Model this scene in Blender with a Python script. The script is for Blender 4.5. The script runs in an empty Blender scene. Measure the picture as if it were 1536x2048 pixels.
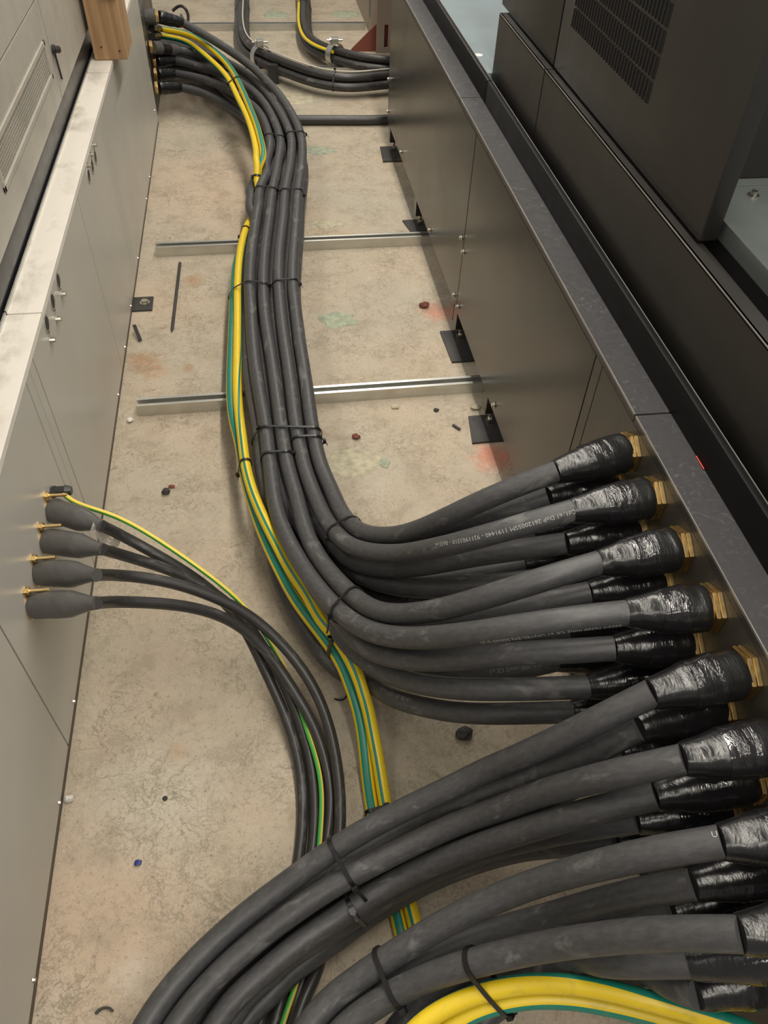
import bpy, bmesh, math, random
import numpy as np
from mathutils import Vector, Matrix, noise

# ------------------------------------------------------------------ camera, world, light, exposure
scene = bpy.context.scene
LINK = scene.collection.objects.link
scene.view_settings.view_transform = 'Standard'
scene.view_settings.look = 'None'
scene.view_settings.gamma = 1.0
scene.view_settings.use_curve_mapping = False
scene.view_settings.exposure = 0.0

cam_data = bpy.data.cameras.new('camera')
cam_data.sensor_fit = 'VERTICAL'
cam_data.sensor_height = 36.0
cam_data.lens = 36.0 * 1555.0 / 2048.0
cam_data.clip_start = 0.02
cam_data.clip_end = 60
camera = bpy.data.objects.new('camera', cam_data)
LINK(camera)
R_AX = [[0.9897508, -0.0794302, 0.1186766], [-0.138896, -0.7285568, 0.6707554], [0.0331844, -0.6803644, -0.7321223]]
camera.matrix_world = Matrix(((R_AX[0][0], -R_AX[0][1], -R_AX[0][2], 0.0),
                              (R_AX[1][0], -R_AX[1][1], -R_AX[1][2], 0.0),
                              (R_AX[2][0], -R_AX[2][1], -R_AX[2][2], 1.6),
                              (0, 0, 0, 1)))
scene.camera = camera

world = bpy.data.worlds.new('room_light')
scene.world = world
world.use_nodes = True
bgn = world.node_tree.nodes['Background']
bgn.inputs['Color'].default_value = (1.0, 0.95, 0.88, 1)
bgn.inputs['Strength'].default_value = 0.31


def batten(name, loc, sx, sy, watts, col):
    l = bpy.data.lights.new(name, 'AREA')
    l.shape = 'RECTANGLE'
    l.size = sx
    l.size_y = sy
    l.energy = watts
    l.color = col
    o = bpy.data.objects.new(name, l)
    LINK(o)
    o.location = loc
    return o


batten('ceiling_batten_aisle', (0.62, 2.9, 2.95), 0.16, 8.0, 140, (1.0, 0.935, 0.83))
batten('left_fill_light', (-1.5, 2.4, 3.0), 0.3, 6.0, 34, (1.0, 0.94, 0.85))  # added fill for the left side, not a known fitting
batten('ceiling_batten_behind', (0.1, -1.6, 2.9), 1.6, 0.3, 24, (1.0, 0.94, 0.85))
batten('ceiling_batten_right', (2.2, 2.2, 2.9), 0.3, 5.0, 24, (0.93, 0.97, 1.0))


# ------------------------------------------------------------------ small helpers
def bm_new():
    return bmesh.new()


def add_box(bm, x0, x1, y0, y1, z0, z1, bevel=0.0):
    m = bmesh.new()
    bmesh.ops.create_cube(m, size=1.0)
    for v in m.verts:
        v.co = Vector((x0 + (v.co.x + .5) * (x1 - x0), y0 + (v.co.y + .5) * (y1 - y0), z0 + (v.co.z + .5) * (z1 - z0)))
    if bevel > 0:
        bmesh.ops.bevel(m, geom=list(m.edges), offset=bevel, segments=2, affect='EDGES', profile=0.6)
    merge(bm, m)


def merge(bm, m, mat=None):
    t = bpy.data.meshes.new('tmp')
    m.to_mesh(t)
    m.free()
    if mat is not None:
        t.transform(mat)
    bm.from_mesh(t)
    bpy.data.meshes.remove(t)


def box(x0, x1, y0, y1, z0, z1, bevel=0.0):
    bm = bm_new()
    add_box(bm, x0, x1, y0, y1, z0, z1, bevel)
    return bm


def axis_matrix(p, d):
    z = Vector(d).normalized()
    up = Vector((0, 0, 1)) if abs(z.z) < 0.9 else Vector((1, 0, 0))
    x = up.cross(z).normalized()
    y = z.cross(x)
    return Matrix(((x.x, y.x, z.x, p[0]), (x.y, y.y, z.y, p[1]), (x.z, y.z, z.z, p[2]), (0, 0, 0, 1)))


def add_cyl(bm, p, d, r, h, seg=16, r2=None, bevel=0.0):
    """cylinder from p along direction d (length h)"""
    m = bmesh.new()
    bmesh.ops.create_cone(m, cap_ends=True, segments=seg, radius1=r, radius2=r if r2 is None else r2, depth=h)
    for v in m.verts:
        v.co.z += h / 2
    if bevel > 0:
        es = [e for e in m.edges if abs(e.verts[0].co.z - e.verts[1].co.z) < 1e-6]
        bmesh.ops.bevel(m, geom=es, offset=bevel, segments=2, affect='EDGES')
    merge(bm, m, axis_matrix(p, d))


def add_ring(bm, p, d, r_out, r_in, h, seg=28):
    m = bmesh.new()
    vs = []
    for k in range(seg):
        a = 2 * math.pi * k / seg
        c, s = math.cos(a), math.sin(a)
        vs.append([m.verts.new((c * r, s * r, z)) for r, z in ((r_out, 0), (r_out, h), (r_in, h), (r_in, 0))])
    for k in range(seg):
        a, b = vs[k], vs[(k + 1) % seg]
        for i in range(4):
            j = (i + 1) % 4
            m.faces.new((a[i], b[i], b[j], a[j]))
    merge(bm, m, axis_matrix(p, d))


def smooth_by_angle(me, deg=35):
    bm = bmesh.new()
    bm.from_mesh(me)
    lim = math.radians(deg)
    for f in bm.faces:
        f.smooth = True
    for e in bm.edges:
        if len(e.link_faces) == 2:
            e.smooth = e.calc_face_angle(0) < lim
    bm.to_mesh(me)
    bm.free()


WLOC = {}


def put(name, me, mat, parent=None, sm=False):
    """link a mesh whose vertices are in world metres; its origin goes to the base of its bounding box"""
    n = len(me.vertices)
    co = np.empty(n * 3)
    me.vertices.foreach_get('co', co)
    co = co.reshape(-1, 3)
    lo, hi = co.min(0), co.max(0)
    org = np.array([(lo[0] + hi[0]) / 2, (lo[1] + hi[1]) / 2, lo[2]])
    me.vertices.foreach_set('co', (co - org).ravel())
    me.update()
    if sm:
        smooth_by_angle(me)
    me.materials.append(mat)
    me.name = name
    o = bpy.data.objects.new(name, me)
    LINK(o)
    if parent is not None:
        o.parent = parent
        o.location = Vector(org) - WLOC[parent.name]
    else:
        o.location = org
    WLOC[o.name] = Vector(org)
    return o


def obj(name, bm, mat, parent=None, sm=False):
    me = bpy.data.meshes.new(name)
    bmesh.ops.recalc_face_normals(bm, faces=bm.faces)
    bm.to_mesh(me)
    bm.free()
    return put(name, me, mat, parent, sm)


def tag(o, label, cat, group=None, kind=None):
    if label:
        o['label'] = label
    if cat:
        o['category'] = cat
    if group:
        o['group'] = group
    if kind:
        o['kind'] = kind
    return o


def thing(name, loc, label, cat, group=None):
    o = bpy.data.objects.new(name, None)
    o.empty_display_size = 0.05
    LINK(o)
    o.location = loc
    WLOC[o.name] = Vector(loc)
    return tag(o, label, cat, group)


# ------------------------------------------------------------------ node materials
class NT:
    def __init__(self, name):
        self.m = bpy.data.materials.new(name)
        self.m.use_nodes = True
        self.t = self.m.node_tree
        self.b = self.t.nodes['Principled BSDF']

    def n(self, kind, **kw):
        nd = self.t.nodes.new(kind)
        for k, v in kw.items():
            setattr(nd, k, v)
        return nd

    def l(self, a, b):
        self.t.links.new(a, b)

    def val(self, x, sock):
        if hasattr(x, 'links'):
            self.l(x, sock)
        else:
            sock.default_value = x

    def math(self, op, a, b=0.0, c=None, clamp=False):
        nd = self.n('ShaderNodeMath', operation=op, use_clamp=clamp)
        self.val(a, nd.inputs[0])
        self.val(b, nd.inputs[1])
        if c is not None:
            self.val(c, nd.inputs[2])
        return nd.outputs[0]

    def pos(self, scale=(1, 1, 1)):
        g = self.n('ShaderNodeNewGeometry').outputs['Position']
        if scale != (1, 1, 1):
            v = self.n('ShaderNodeVectorMath', operation='MULTIPLY')
            self.l(g, v.inputs[0])
            v.inputs[1].default_value = scale
            return v.outputs[0]
        return g

    def uvs(self, scale=(1, 1, 1)):
        g = self.n('ShaderNodeTexCoord').outputs['UV']
        v = self.n('ShaderNodeVectorMath', operation='MULTIPLY')
        self.l(g, v.inputs[0])
        v.inputs[1].default_value = scale
        r = self.n('ShaderNodeObjectInfo').outputs['Random']
        a = self.n('ShaderNodeVectorMath', operation='ADD')
        self.l(v.outputs[0], a.inputs[0])
        c = self.n('ShaderNodeCombineXYZ')
        k = self.math('MULTIPLY', r, 57.0)
        self.l(k, c.inputs[0])
        self.l(k, c.inputs[2])
        self.l(c.outputs[0], a.inputs[1])
        return a.outputs[0]

    def noise(self, vec, scale, detail=4.0, rough=0.55, dist=0.0):
        nd = self.n('ShaderNodeTexNoise')
        self.l(vec, nd.inputs['Vector'])
        nd.inputs['Scale'].default_value = scale
        nd.inputs['Detail'].default_value = detail
        nd.inputs['Roughness'].default_value = rough
        nd.inputs['Distortion'].default_value = dist
        return nd.outputs['Fac']

    def ramp(self, fac, stops):
        nd = self.n('ShaderNodeValToRGB')
        e = nd.color_ramp.elements
        while len(e) < len(stops):
            e.new(0.5)
        for el, (p, c) in zip(e, stops):
            el.position = p
            el.color = (c, c, c, 1) if not hasattr(c, '__len__') else (c[0], c[1], c[2], 1)
        self.l(fac, nd.inputs[0])
        return nd.outputs[0]

    def mix(self, fac, a, b, blend='MIX'):
        nd = self.n('ShaderNodeMix', data_type='RGBA', blend_type=blend)
        self.val(fac, nd.inputs[0])
        for x, s in ((a, nd.inputs[6]), (b, nd.inputs[7])):
            if hasattr(x, 'links'):
                self.l(x, s)
            else:
                s.default_value = (x[0], x[1], x[2], 1)
        return nd.outputs[2]

    def bump(self, h, strength=0.3, dist=0.002):
        nd = self.n('ShaderNodeBump')
        nd.inputs['Strength'].default_value = strength
        nd.inputs['Distance'].default_value = dist
        self.l(h, nd.inputs['Height'])
        self.l(nd.outputs[0], self.b.inputs['Normal'])

    def set(self, color=None, rough=None, metal=None, spec=None, coat=None):
        if color is not None:
            if hasattr(color, 'links'):
                self.l(color, self.b.inputs['Base Color'])
            else:
                self.b.inputs['Base Color'].default_value = (*color, 1)
        for v, k in ((rough, 'Roughness'), (metal, 'Metallic'), (spec, 'Specular IOR Level'), (coat, 'Coat Weight')):
            if v is not None:
                self.val(v, self.b.inputs[k])
        return self.m


def paint(name, c, rough=0.45, var=0.12, metal=0.0, spec=0.5, scale=6.0, bump=0.0, bscale=300):
    t = NT(name)
    f = t.noise(t.pos(), scale, 5)
    col = t.mix(t.ramp(f, [(0.3, 0.0), (0.7, 1.0)]), [x * (1 - var) for x in c], [min(1, x * (1 + var)) for x in c])
    rn = t.math('MULTIPLY_ADD', t.noise(t.pos(), scale * 3, 4), 0.16, rough - 0.08)
    if bump:
        t.bump(t.noise(t.pos(), bscale, 2), bump, 0.001)
    return t.set(col, rn, metal, spec)


def streak_metal(name, c, rough, metal, sc=(4, 90, 90), var=0.25, spec=0.5):
    t = NT(name)
    f = t.noise(t.pos(sc), 3.0, 5)
    f2 = t.noise(t.pos(), 9.0, 4)
    col = t.mix(f, [x * (1 - var) for x in c], [min(1, x * (1 + var)) for x in c])
    col = t.mix(t.ramp(f2, [(0.45, 0.0), (0.75, 0.5)]), col, [x * 0.7 for x in c])
    return t.set(col, t.math('MULTIPLY_ADD', f2, 0.25, rough - 0.12), metal, spec)


# concrete floor, with the stains it has and one painted patch of shade
def floor_material():
    t = NT('concrete')
    p = t.pos()
    big = t.noise(p, 1.7, 3, 0.6)
    mid = t.noise(p, 9.0, 6, 0.65)
    fine = t.noise(p, 70.0, 6, 0.7)
    col = t.mix(t.ramp(big, [(0.36, 0.0), (0.64, 1.0)]), (0.51, 0.42, 0.315), (0.46, 0.415, 0.325))
    wob = t.n('ShaderNodeTexNoise')
    t.l(p, wob.inputs['Vector'])
    wob.inputs['Scale'].default_value = 24.0
    wob.inputs['Detail'].default_value = 6
    for (x, y, r, c, k) in STAINS_AND_SHADE:
        d = t.n('ShaderNodeVectorMath', operation='DISTANCE')
        t.l(p, d.inputs[0])
        d.inputs[1].default_value = (x, y, 0)
        dd = t.math('MULTIPLY_ADD', wob.outputs['Fac'], r * 1.1, d.outputs['Value'])
        mr = t.n('ShaderNodeMapRange', interpolation_type='SMOOTHSTEP')
        t.l(dd, mr.inputs[0])
        mr.inputs[1].default_value = r * 0.75
        mr.inputs[2].default_value = r * 1.7
        mr.inputs[3].default_value = k
        mr.inputs[4].default_value = 0.0
        col = t.mix(mr.outputs[0], col, c)
    col = t.mix(t.ramp(mid, [(0.36, 0.5), (0.49, 0.0)]), col, (0.33, 0.275, 0.20))
    col = t.mix(t.ramp(mid, [(0.56, 0.0), (0.75, 0.55)]), col, (0.58, 0.52, 0.43))
    col = t.mix(t.ramp(fine, [(0.33, 0.5), (0.43, 0.0)]), col, (0.24, 0.20, 0.14))
    col = t.mix(t.ramp(fine, [(0.60, 0.0), (0.72, 0.5)]), col, (0.66, 0.60, 0.50))
    speck = t.noise(p, 150.0, 3, 0.6)
    col = t.mix(t.ramp(speck, [(0.30, 0.75), (0.37, 0.0)]), col, (0.17, 0.14, 0.10))
    col = t.mix(t.ramp(speck, [(0.66, 0.0), (0.72, 0.5)]), col, (0.70, 0.65, 0.56))
    # scratchy dark filaments
    n1 = t.noise(p, 16.0, 9, 0.68, 0.6)
    n2 = t.noise(p, 45.0, 6, 0.7, 0.9)
    reg = t.ramp(t.noise(p, 5.0, 3), [(0.40, 0.15), (0.62, 1.0)])
    for nn, w, k in ((n1, 0.018, 0.95), (n2, 0.035, 0.6)):
        rd = t.math('ABSOLUTE', t.math('SUBTRACT', nn, 0.5))
        ms = t.math('MULTIPLY', t.math('SUBTRACT', 1.0, t.math('DIVIDE', rd, w, clamp=True), clamp=True), k)
        col = t.mix(t.math('MULTIPLY', ms, reg), col, (0.25, 0.215, 0.155))
    # thin hairline cracks
    vor = t.n('ShaderNodeTexVoronoi', feature='DISTANCE_TO_EDGE')
    vor.inputs['Scale'].default_value = 11.0
    wv = t.n('ShaderNodeTexNoise')
    t.l(p, wv.inputs['Vector'])
    wv.inputs['Scale'].default_value = 7.0
    wv.inputs['Detail'].default_value = 5
    ad = t.n('ShaderNodeVectorMath', operation='MULTIPLY_ADD')
    t.l(wv.outputs['Color'], ad.inputs[0])
    ad.inputs[1].default_value = (0.35, 0.35, 0)
    t.l(p, ad.inputs[2])
    t.l(ad.outputs[0], vor.inputs['Vector'])
    crack = t.math('LESS_THAN', vor.outputs['Distance'], 0.010)
    crack = t.math('MULTIPLY', crack, t.ramp(t.noise(p, 4.0, 3), [(0.45, 0.0), (0.6, 0.6)]))
    col = t.mix(crack, col, (0.24, 0.20, 0.14))
    h = t.math('ADD', t.math('MULTIPLY', fine, 0.6), t.math('MULTIPLY', mid, 0.8))
    t.bump(h, 0.35, 0.004)
    return t.set(col, 0.82, 0, 0.3)


RUST = (0.42, 0.20, 0.08)
PINK = (0.62, 0.22, 0.15)
STAINS_AND_SHADE = [
    (*(-0.4279, 0.4606), 0.26, (0.53, 0.40, 0.29), 0.75), (*(-0.2230, 3.6079), 0.45, (0.55, 0.42, 0.31), 0.6), (*(-0.3952, 2.5476), 0.2, (0.53, 0.42, 0.31), 0.5),
    (*(0.3777, 2.4141), 0.3, (0.44, 0.40, 0.32), 0.5), (*(0.3541, 0.7145), 0.25, (0.38, 0.33, 0.25), 0.5),  # last entry paints the shade below the right-hand cables
    (*(-0.2924, 2.7387), 0.055, RUST, 0.55), (*(-0.4544, 2.2426), 0.075, RUST, 0.6), (*(-0.4094, 2.1745), 0.05, RUST, 0.5),
    (*(-0.3006, 2.1861), 0.03, RUST, 0.5), (*(0.5988, 2.4538), 0.075, PINK, 0.75), (*(0.6221, 1.6528), 0.085, PINK, 0.75),
    (*(-0.2838, 0.8111), 0.03, RUST, 0.4), (*(0.6430, 1.6618), 0.05, PINK, 0.5), (*(0.2146, 3.0810), 0.05, (0.55, 0.42, 0.25), 0.5),
    (*(0.1889, 1.6980), 0.05, (0.50, 0.44, 0.32), 0.6), (*(0.3169, 3.0518), 0.05, (0.45, 0.30, 0.17), 0.4),
    (*(-0.2049, 0.9548), 0.07, (0.5, 0.44, 0.34), 0.35), (*(-0.3052, 0.7086), 0.16, (0.60, 0.55, 0.45), 0.45),
    (*(-0.3423, 0.3922), 0.05, (0.62, 0.55, 0.45), 0.5),
]


def cable_material(name, c, rough=0.45, scuff=0.5):
    t = NT(name)
    uv = t.uvs((0.5, 0.13, 0))
    a = t.noise(t.uvs((3, 0.9, 0)), 22.0, 5, 0.6)          # long streaks
    b = t.noise(uv, 26.0, 6, 0.62, 0.4)                    # dusty smears
    col = t.mix(t.ramp(a, [(0.35, 0.0), (0.7, 1.0)]), [x * 0.82 for x in c], [x * 1.22 for x in c])
    sm = t.ramp(b, [(0.585, 0.0), (0.68, scuff)])
    col = t.mix(sm, col, (0.17, 0.165, 0.158))
    t.bump(a, 0.08, 0.001)
    return t.set(col, t.math('MULTIPLY_ADD', b, 0.25, rough - 0.1), 0, 0.5)


def stripe_material(name, green, yellow, bands, rough=0.38):
    """green bands run lengthways on a yellow jacket; v is the fraction round the jacket"""
    t = NT(name)
    sep = t.n('ShaderNodeSeparateXYZ')
    t.l(t.n('ShaderNodeTexCoord').outputs['UV'], sep.inputs[0])
    v = t.math('FRACT', t.math('ADD', sep.outputs['Y'], 10.0))
    m = None
    for a, b in bands:
        k = t.math('MULTIPLY', t.math('GREATER_THAN', v, a), t.math('LESS_THAN', v, b))
        m = k if m is None else t.math('MAXIMUM', m, k)
    d = t.noise(t.uvs((2, 0.3, 0)), 20, 5)
    col = t.mix(m, yellow, green)
    col = t.mix(t.ramp(d, [(0.55, 0.0), (0.8, 0.35)]), col, (0.25, 0.2, 0.08))
    return t.set(col, rough, 0, 0.5)


M = {}
M['floor'] = floor_material()
M['left_paint'] = paint('warm_grey_paint', (0.50, 0.475, 0.42), 0.36, 0.05, 0, 0.5, 2.5)
M['gap_shadow_brown'] = paint('brown_gap_shadow', (0.10, 0.082, 0.06), 0.6)  # brown painted for the shadow gap at the floor
M['left_dark'] = paint('dark_gap', (0.045, 0.042, 0.038), 0.7, 0.2)


def ledge_material():
    t = NT('off_white_ledge')
    f = t.noise(t.pos((1, 0.6, 1)), 8.0, 6, 0.65)
    g = t.noise(t.pos(), 60.0, 4)
    x = t.n('ShaderNodeSeparateXYZ')
    t.l(t.pos(), x.inputs[0])
    back = t.ramp(t.math('MULTIPLY_ADD', x.outputs[0], -14.0, -7.2), [(0.0, 0.15), (0.8, 0.75)])
    dirt = t.math('MULTIPLY', t.ramp(f, [(0.47, 0.0), (0.62, 1.0)]), back)
    col = t.mix(dirt, (0.78, 0.73, 0.65), (0.30, 0.26, 0.20))
    col = t.mix(t.ramp(g, [(0.70, 0.0), (0.76, 0.7)]), col, (0.35, 0.25, 0.15))
    return t.set(col, 0.5, 0, 0.5)


M['void'] = paint('unlit_gap_black', (0.006, 0.006, 0.006), 0.8)  # solid black painted in for unlit gaps and slots
M['ledge'] = ledge_material()
M['brushed'] = streak_metal('brushed_grey_panel', (0.50, 0.465, 0.40), 0.42, 0.15, (50, 5, 50), 0.12)
M['mesh_wire'] = paint('vent_wire', (0.52, 0.49, 0.43), 0.4, 0.1, 0.5)
M['black_paint'] = paint('black_sheet_paint', (0.017, 0.0155, 0.013), 0.26, 0.04, 0, 0.65, 1.0)
M['black_tex'] = paint('black_textured_paint', (0.021, 0.019, 0.017), 0.36, 0.2, 0, 0.6, 4.0, 0.12, 700)


def scratched_ledge():
    t = NT('scratched_black_ledge')
    s = t.noise(t.pos((1, 1, 1)), 55.0, 7, 0.75, 1.6)
    w = t.ramp(t.noise(t.pos(), 3.0, 2), [(0.42, 0.15), (0.62, 1.0)])
    m = t.math('MULTIPLY', t.ramp(s, [(0.56, 0.0), (0.70, 0.55)]), w)
    col = t.mix(m, (0.045, 0.043, 0.045), (0.22, 0.21, 0.22))
    return t.set(col, t.math('MULTIPLY_ADD', s, 0.3, 0.22), 0, 0.6)


M['black_ledge'] = scratched_ledge()
M['edge'] = paint('bright_edge_strip', (0.42, 0.40, 0.37), 0.35, 0.2, 0.7)  # bright strip along black edges; on the kick rails a painted highlight
M['black_gloss'] = paint('glossy_black_trim', (0.007, 0.007, 0.007), 0.45, 0.2, 0, 0.15)
M['gland_plate'] = streak_metal('dull_steel_plate', (0.095, 0.087, 0.072), 0.34, 0.35, (40, 40, 5), 0.2)
M['galv'] = streak_metal('galvanised_steel', (0.62, 0.62, 0.58), 0.34, 0.9, (3, 60, 60), 0.18)
M['galv_cool'] = streak_metal('bright_galvanised_sheet', (0.21, 0.235, 0.22), 0.22, 0.45, (5, 5, 5), 0.12)
M['steel_dark'] = paint('dark_steel_plate', (0.055, 0.052, 0.050), 0.45, 0.25, 0.4)
M['zinc'] = paint('zinc_bolt', (0.62, 0.60, 0.52), 0.25, 0.1, 1.0)
M['brass'] = paint('brass', (0.72, 0.53, 0.25), 0.30, 0.12, 1.0, 0.5, 30)
M['cable'] = cable_material('charcoal_rubber', (0.061, 0.0605, 0.062), 0.44, 0.6)
M['cable_black'] = cable_material('black_rubber', (0.034, 0.032, 0.031), 0.36, 0.5)
M['pale_line'] = paint('pale_line', (0.6, 0.56, 0.48), 0.4)
M['shrink'] = None
M['earth'] = stripe_material('green_yellow_jacket', (0.012, 0.205, 0.150), (0.78, 0.56, 0.018), [(0.0, 0.20), (0.50, 0.575)])
M['earth_thin'] = stripe_material('bright_green_yellow_jacket', (0.055, 0.36, 0.05), (0.86, 0.66, 0.10), [(0.0, 0.5)])


def shrink_material(name, c, rough, wr):
    t = NT(name)
    a = t.noise(t.uvs((14, 0.8, 0)), 5.0, 4, 0.6, 0.8)
    t.bump(a, wr, 0.006)
    return t.set(c, t.math('MULTIPLY_ADD', a, 0.16, rough - 0.08), 0, 0.6)


M['shrink'] = shrink_material('black_heat_shrink', (0.0105, 0.0105, 0.0105), 0.25, 0.22)
M['tape'] = shrink_material('glossy_black_tape', (0.014, 0.013, 0.0145), 0.11, 0.35)
M['boot'] = shrink_material('grey_heat_shrink_boot', (0.095, 0.092, 0.087), 0.30, 0.2)
M['tie'] = paint('black_nylon', (0.006, 0.006, 0.006), 0.32, 0.2, 0, 0.6)
M['print'] = paint('faded_white_print', (0.40, 0.39, 0.37), 0.6)
M['print_dark'] = paint('faded_grey_print', (0.24, 0.235, 0.225), 0.6)
M['plastic_black'] = paint('black_plastic', (0.02, 0.02, 0.021), 0.32, 0.2)
M['rust_red'] = paint('red_oxide_paint', (0.20, 0.055, 0.038), 0.6)
M['post_grey'] = paint('taupe_paint', (0.36, 0.29, 0.23), 0.5, 0.05)
M['blue_floor'] = paint('blue_grey_floor_paint', (0.20, 0.245, 0.26), 0.3, 0.12, 0.0, 0.6, 5)
M['green_resin'] = paint('green_resin', (0.355, 0.385, 0.285), 0.75, 0.25, 0, 0.3, 40, 0.5, 60)
M['beige_resin'] = paint('beige_resin', (0.46, 0.42, 0.30), 0.6, 0.25, 0, 0.3, 40, 0.5, 60)
M['brick'] = paint('red_stone', (0.17, 0.045, 0.03), 0.7, 0.2)
M['dark_stone'] = paint('dark_stone', (0.035, 0.03, 0.026), 0.7, 0.25)
M['blue_plastic'] = paint('blue_plastic', (0.03, 0.04, 0.20), 0.35)
M['pale_plastic'] = paint('pale_plastic', (0.72, 0.70, 0.64), 0.3)
M['red_glint'] = paint('red_glint', (0.55, 0.03, 0.02), 0.3)  # red of a painted glint


def wood():
    t = NT('pine_timber')
    w = t.n('ShaderNodeTexWave', bands_direction='X')
    t.l(t.pos((1, 1, 0.12)), w.inputs['Vector'])
    w.inputs['Scale'].default_value = 8.0
    w.inputs['Distortion'].default_value = 9.0
    w.inputs['Detail'].default_value = 3
    w.inputs['Detail Scale'].default_value = 1.2
    f = t.noise(t.pos((30, 30, 2)), 4, 4)
    col = t.mix(w.outputs['Fac'], (0.36, 0.215, 0.105), (0.45, 0.29, 0.15))
    col = t.mix(t.ramp(f, [(0.4, 0.25), (0.6, 0.0)]), col, (0.27, 0.15, 0.07))
    return t.set(col, 0.6, 0, 0.4)


M['wood'] = wood()


def tape_clear():
    t = NT('clear_tape')
    t.b.inputs['Transmission Weight'].default_value = 0.75
    t.b.inputs['IOR'].default_value = 1.35
    a = t.noise(t.pos(), 90, 4)
    t.bump(a, 0.8, 0.004)
    return t.set((0.9, 0.88, 0.84), 0.12, 0, 0.6)


M['clear'] = tape_clear()

# ------------------------------------------------------------------ the setting
fl = obj('floor', box(-1.6, 2.2, -1.2, 9.0, -0.12, 0.0), M['floor'])
tag(fl, None, None, None, 'structure')

# ------------------------------------------------------------------ left side: switchgear plinth
XL = -0.51


def left_base(y0, y1, splits, label, keyholes=(), screws=()):
    root = thing('plinth_cabinet', (-0.8, (y0 + y1) / 2, 0), label, 'cabinet', 'grey switchgear plinths')
    bm = bm_new()
    add_box(bm, -1.15, XL - 0.006, y0 + 0.002, y1 - 0.002, 0.0, 0.606)
    obj('carcass', bm, M['left_dark'], root)
    for a, b in splits:
        bm = box(XL - 0.005, XL, a, b, 0.021, 0.6055, 0.0012)
        obj('front_panel', bm, M['left_paint'], root)
    obj('gap_shadow_strip', box(XL - 0.0055, XL - 0.001, y0 + .003, y1 - .003, 0.0005, 0.0195, 0.0004), M['gap_shadow_brown'], root)  # dark strip in place of the shadow gap under the panels
    for (y, z) in screws:
        bm = bm_new()
        add_cyl(bm, (XL, y, z), (1, 0, 0), 0.0048, 0.004, 10, 0.0035)
        obj('screw', bm, M['zinc'], root, True)
    for (y, z, y2, z2) in keyholes:
        z, z2 = min(z, 0.583), min(z2, 0.594)
        bm = bm_new()
        add_ring(bm, (XL, y, z), (1, 0, 0.0), 0.021, 0.0165, 0.0016)
        d = Vector((0, y2 - y, z2 - z))
        L = d.length
        m = bmesh.new()
        bmesh.ops.create_cube(m, size=1.0)
        for v in m.verts:
            v.co = Vector((v.co.x * 0.010, v.co.y * 0.0016, (v.co.z + .5) * (L - 0.018) + 0.018))
        merge(bm, m, axis_matrix((XL + .0008, y, z), d))
        k = obj('keyhole_plate', bm, M['mesh_wire'], root, True)
        bm = bm_new()
        add_cyl(bm, (XL, y, z), (1, 0, 0), 0.0165, 0.0008, 20)
        obj('keyhole', bm, M['left_dark'], k)
        bm = bm_new()
        add_cyl(bm, (XL, y2, z2), (1, 0, 0), 0.0075, 0.012, 10, 0.006)
        obj('keyhole_stud', bm, M['zinc'], k, True)
    return root


left_base(-0.6, 1.388, [(-0.6, 0.843), (0.848, 1.346), (1.350, 1.387)],
          'grey steel cabinet base with four brass-tailed boots on its face', 
          screws=[(0.945, 0.030), (0.716, 0.030), (0.40, 0.030)])
KH1 = [(*(1.7674, 0.5913), *(1.7603, 0.5523)), (*(1.6765, 0.5904), *(1.6629, 0.5454)), (*(1.5869, 0.5950), *(1.5738, 0.5482))]
KH2 = [(*(2.3730, 0.5700), *(2.3884, 0.6129)), (*(2.4516, 0.5641), *(2.4646, 0.6133)), (*(2.5267, 0.5611), *(2.5340, 0.6090))]
left_base(1.388, 2.765, [(1.389, 1.428), (1.433, 2.172), (2.177, 2.722), (2.727, 2.763)],
          'grey steel cabinet base beside the two nearer galvanised channels, three keyholes at each end', KH1 + KH2,
          [(2.028, 0.030), (2.284, 0.030), (2.536, 0.030)])
left_base(2.765, 4.28, [(2.767, 2.798), (2.803, 3.507), (3.512, 4.278)],
          'farthest grey steel cabinet base, ending where the far cable shrouds start', (),
          [(2.872, 0.030), (3.374, 0.030), (3.588, 0.030), (4.18, 0.10)])
root = thing('gland_box', (-0.75, 4.63, 0), 'brownish steel box behind the farthest grey cabinet base, carrying the far brass glands', 'box')
obj('housing', box(-1.1, -0.522, 4.285, 4.98, 0.0, 0.47, 0.002), M['gland_plate'], root)

for y0, y1, lab in ((-0.6, 1.563, 'off-white metal ledge plate nearest the camera, above the brass-tailed boots'),
                    (1.567, 3.07, 'off-white metal ledge plate stained with dirt, running below the mesh vent'),
                    (3.074, 4.28, 'off-white metal ledge plate at the foot of the timber post')):
    root = thing('ledge_plate', (-0.545, (y0 + y1) / 2, 0.607), lab, 'ledge', 'off-white ledge plates')
    obj('plate', box(-0.579, XL + 0.004, y0, y1, 0.608, 0.625, 0.0015), M['ledge'], root)
    obj('back_flange', box(-0.583, -0.5785, y0 + .001, y1 - .001, 0.608, 0.632, 0.0008), M['galv'], root)

# black gasket strip and the brushed switchgear fronts above the ledge
gs = obj('gasket_strip', box(-0.66, -0.588, -0.6, 4.28, 0.6085, 0.700, 0.008), M['plastic_black'], None, True)
tag(gs, 'long black rubber strip in the gap behind the off-white ledge', 'strip')

XU = -0.580


def grille_mesh(y0, y1, z0, z1, x):
    """woven mesh: two families of slanted wires"""
    bm = bm_new()
    pitch = 0.0095
    w = 0.0019
    n = int((y1 - y0) / pitch)
    for k in range(1, n):
        y = y0 + k * (y1 - y0) / n
        add_box(bm, x - 0.001, x + 0.0006, y - w, y + w, z0, z1)
    m = int((z1 - z0) / (pitch * .8))
    for k in range(1, m):
        z = z0 + k * (z1 - z0) / m
        add_box(bm, x - 0.0006, x + 0.0012, y0, y1, z - w, z + w)
    return bm


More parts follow.
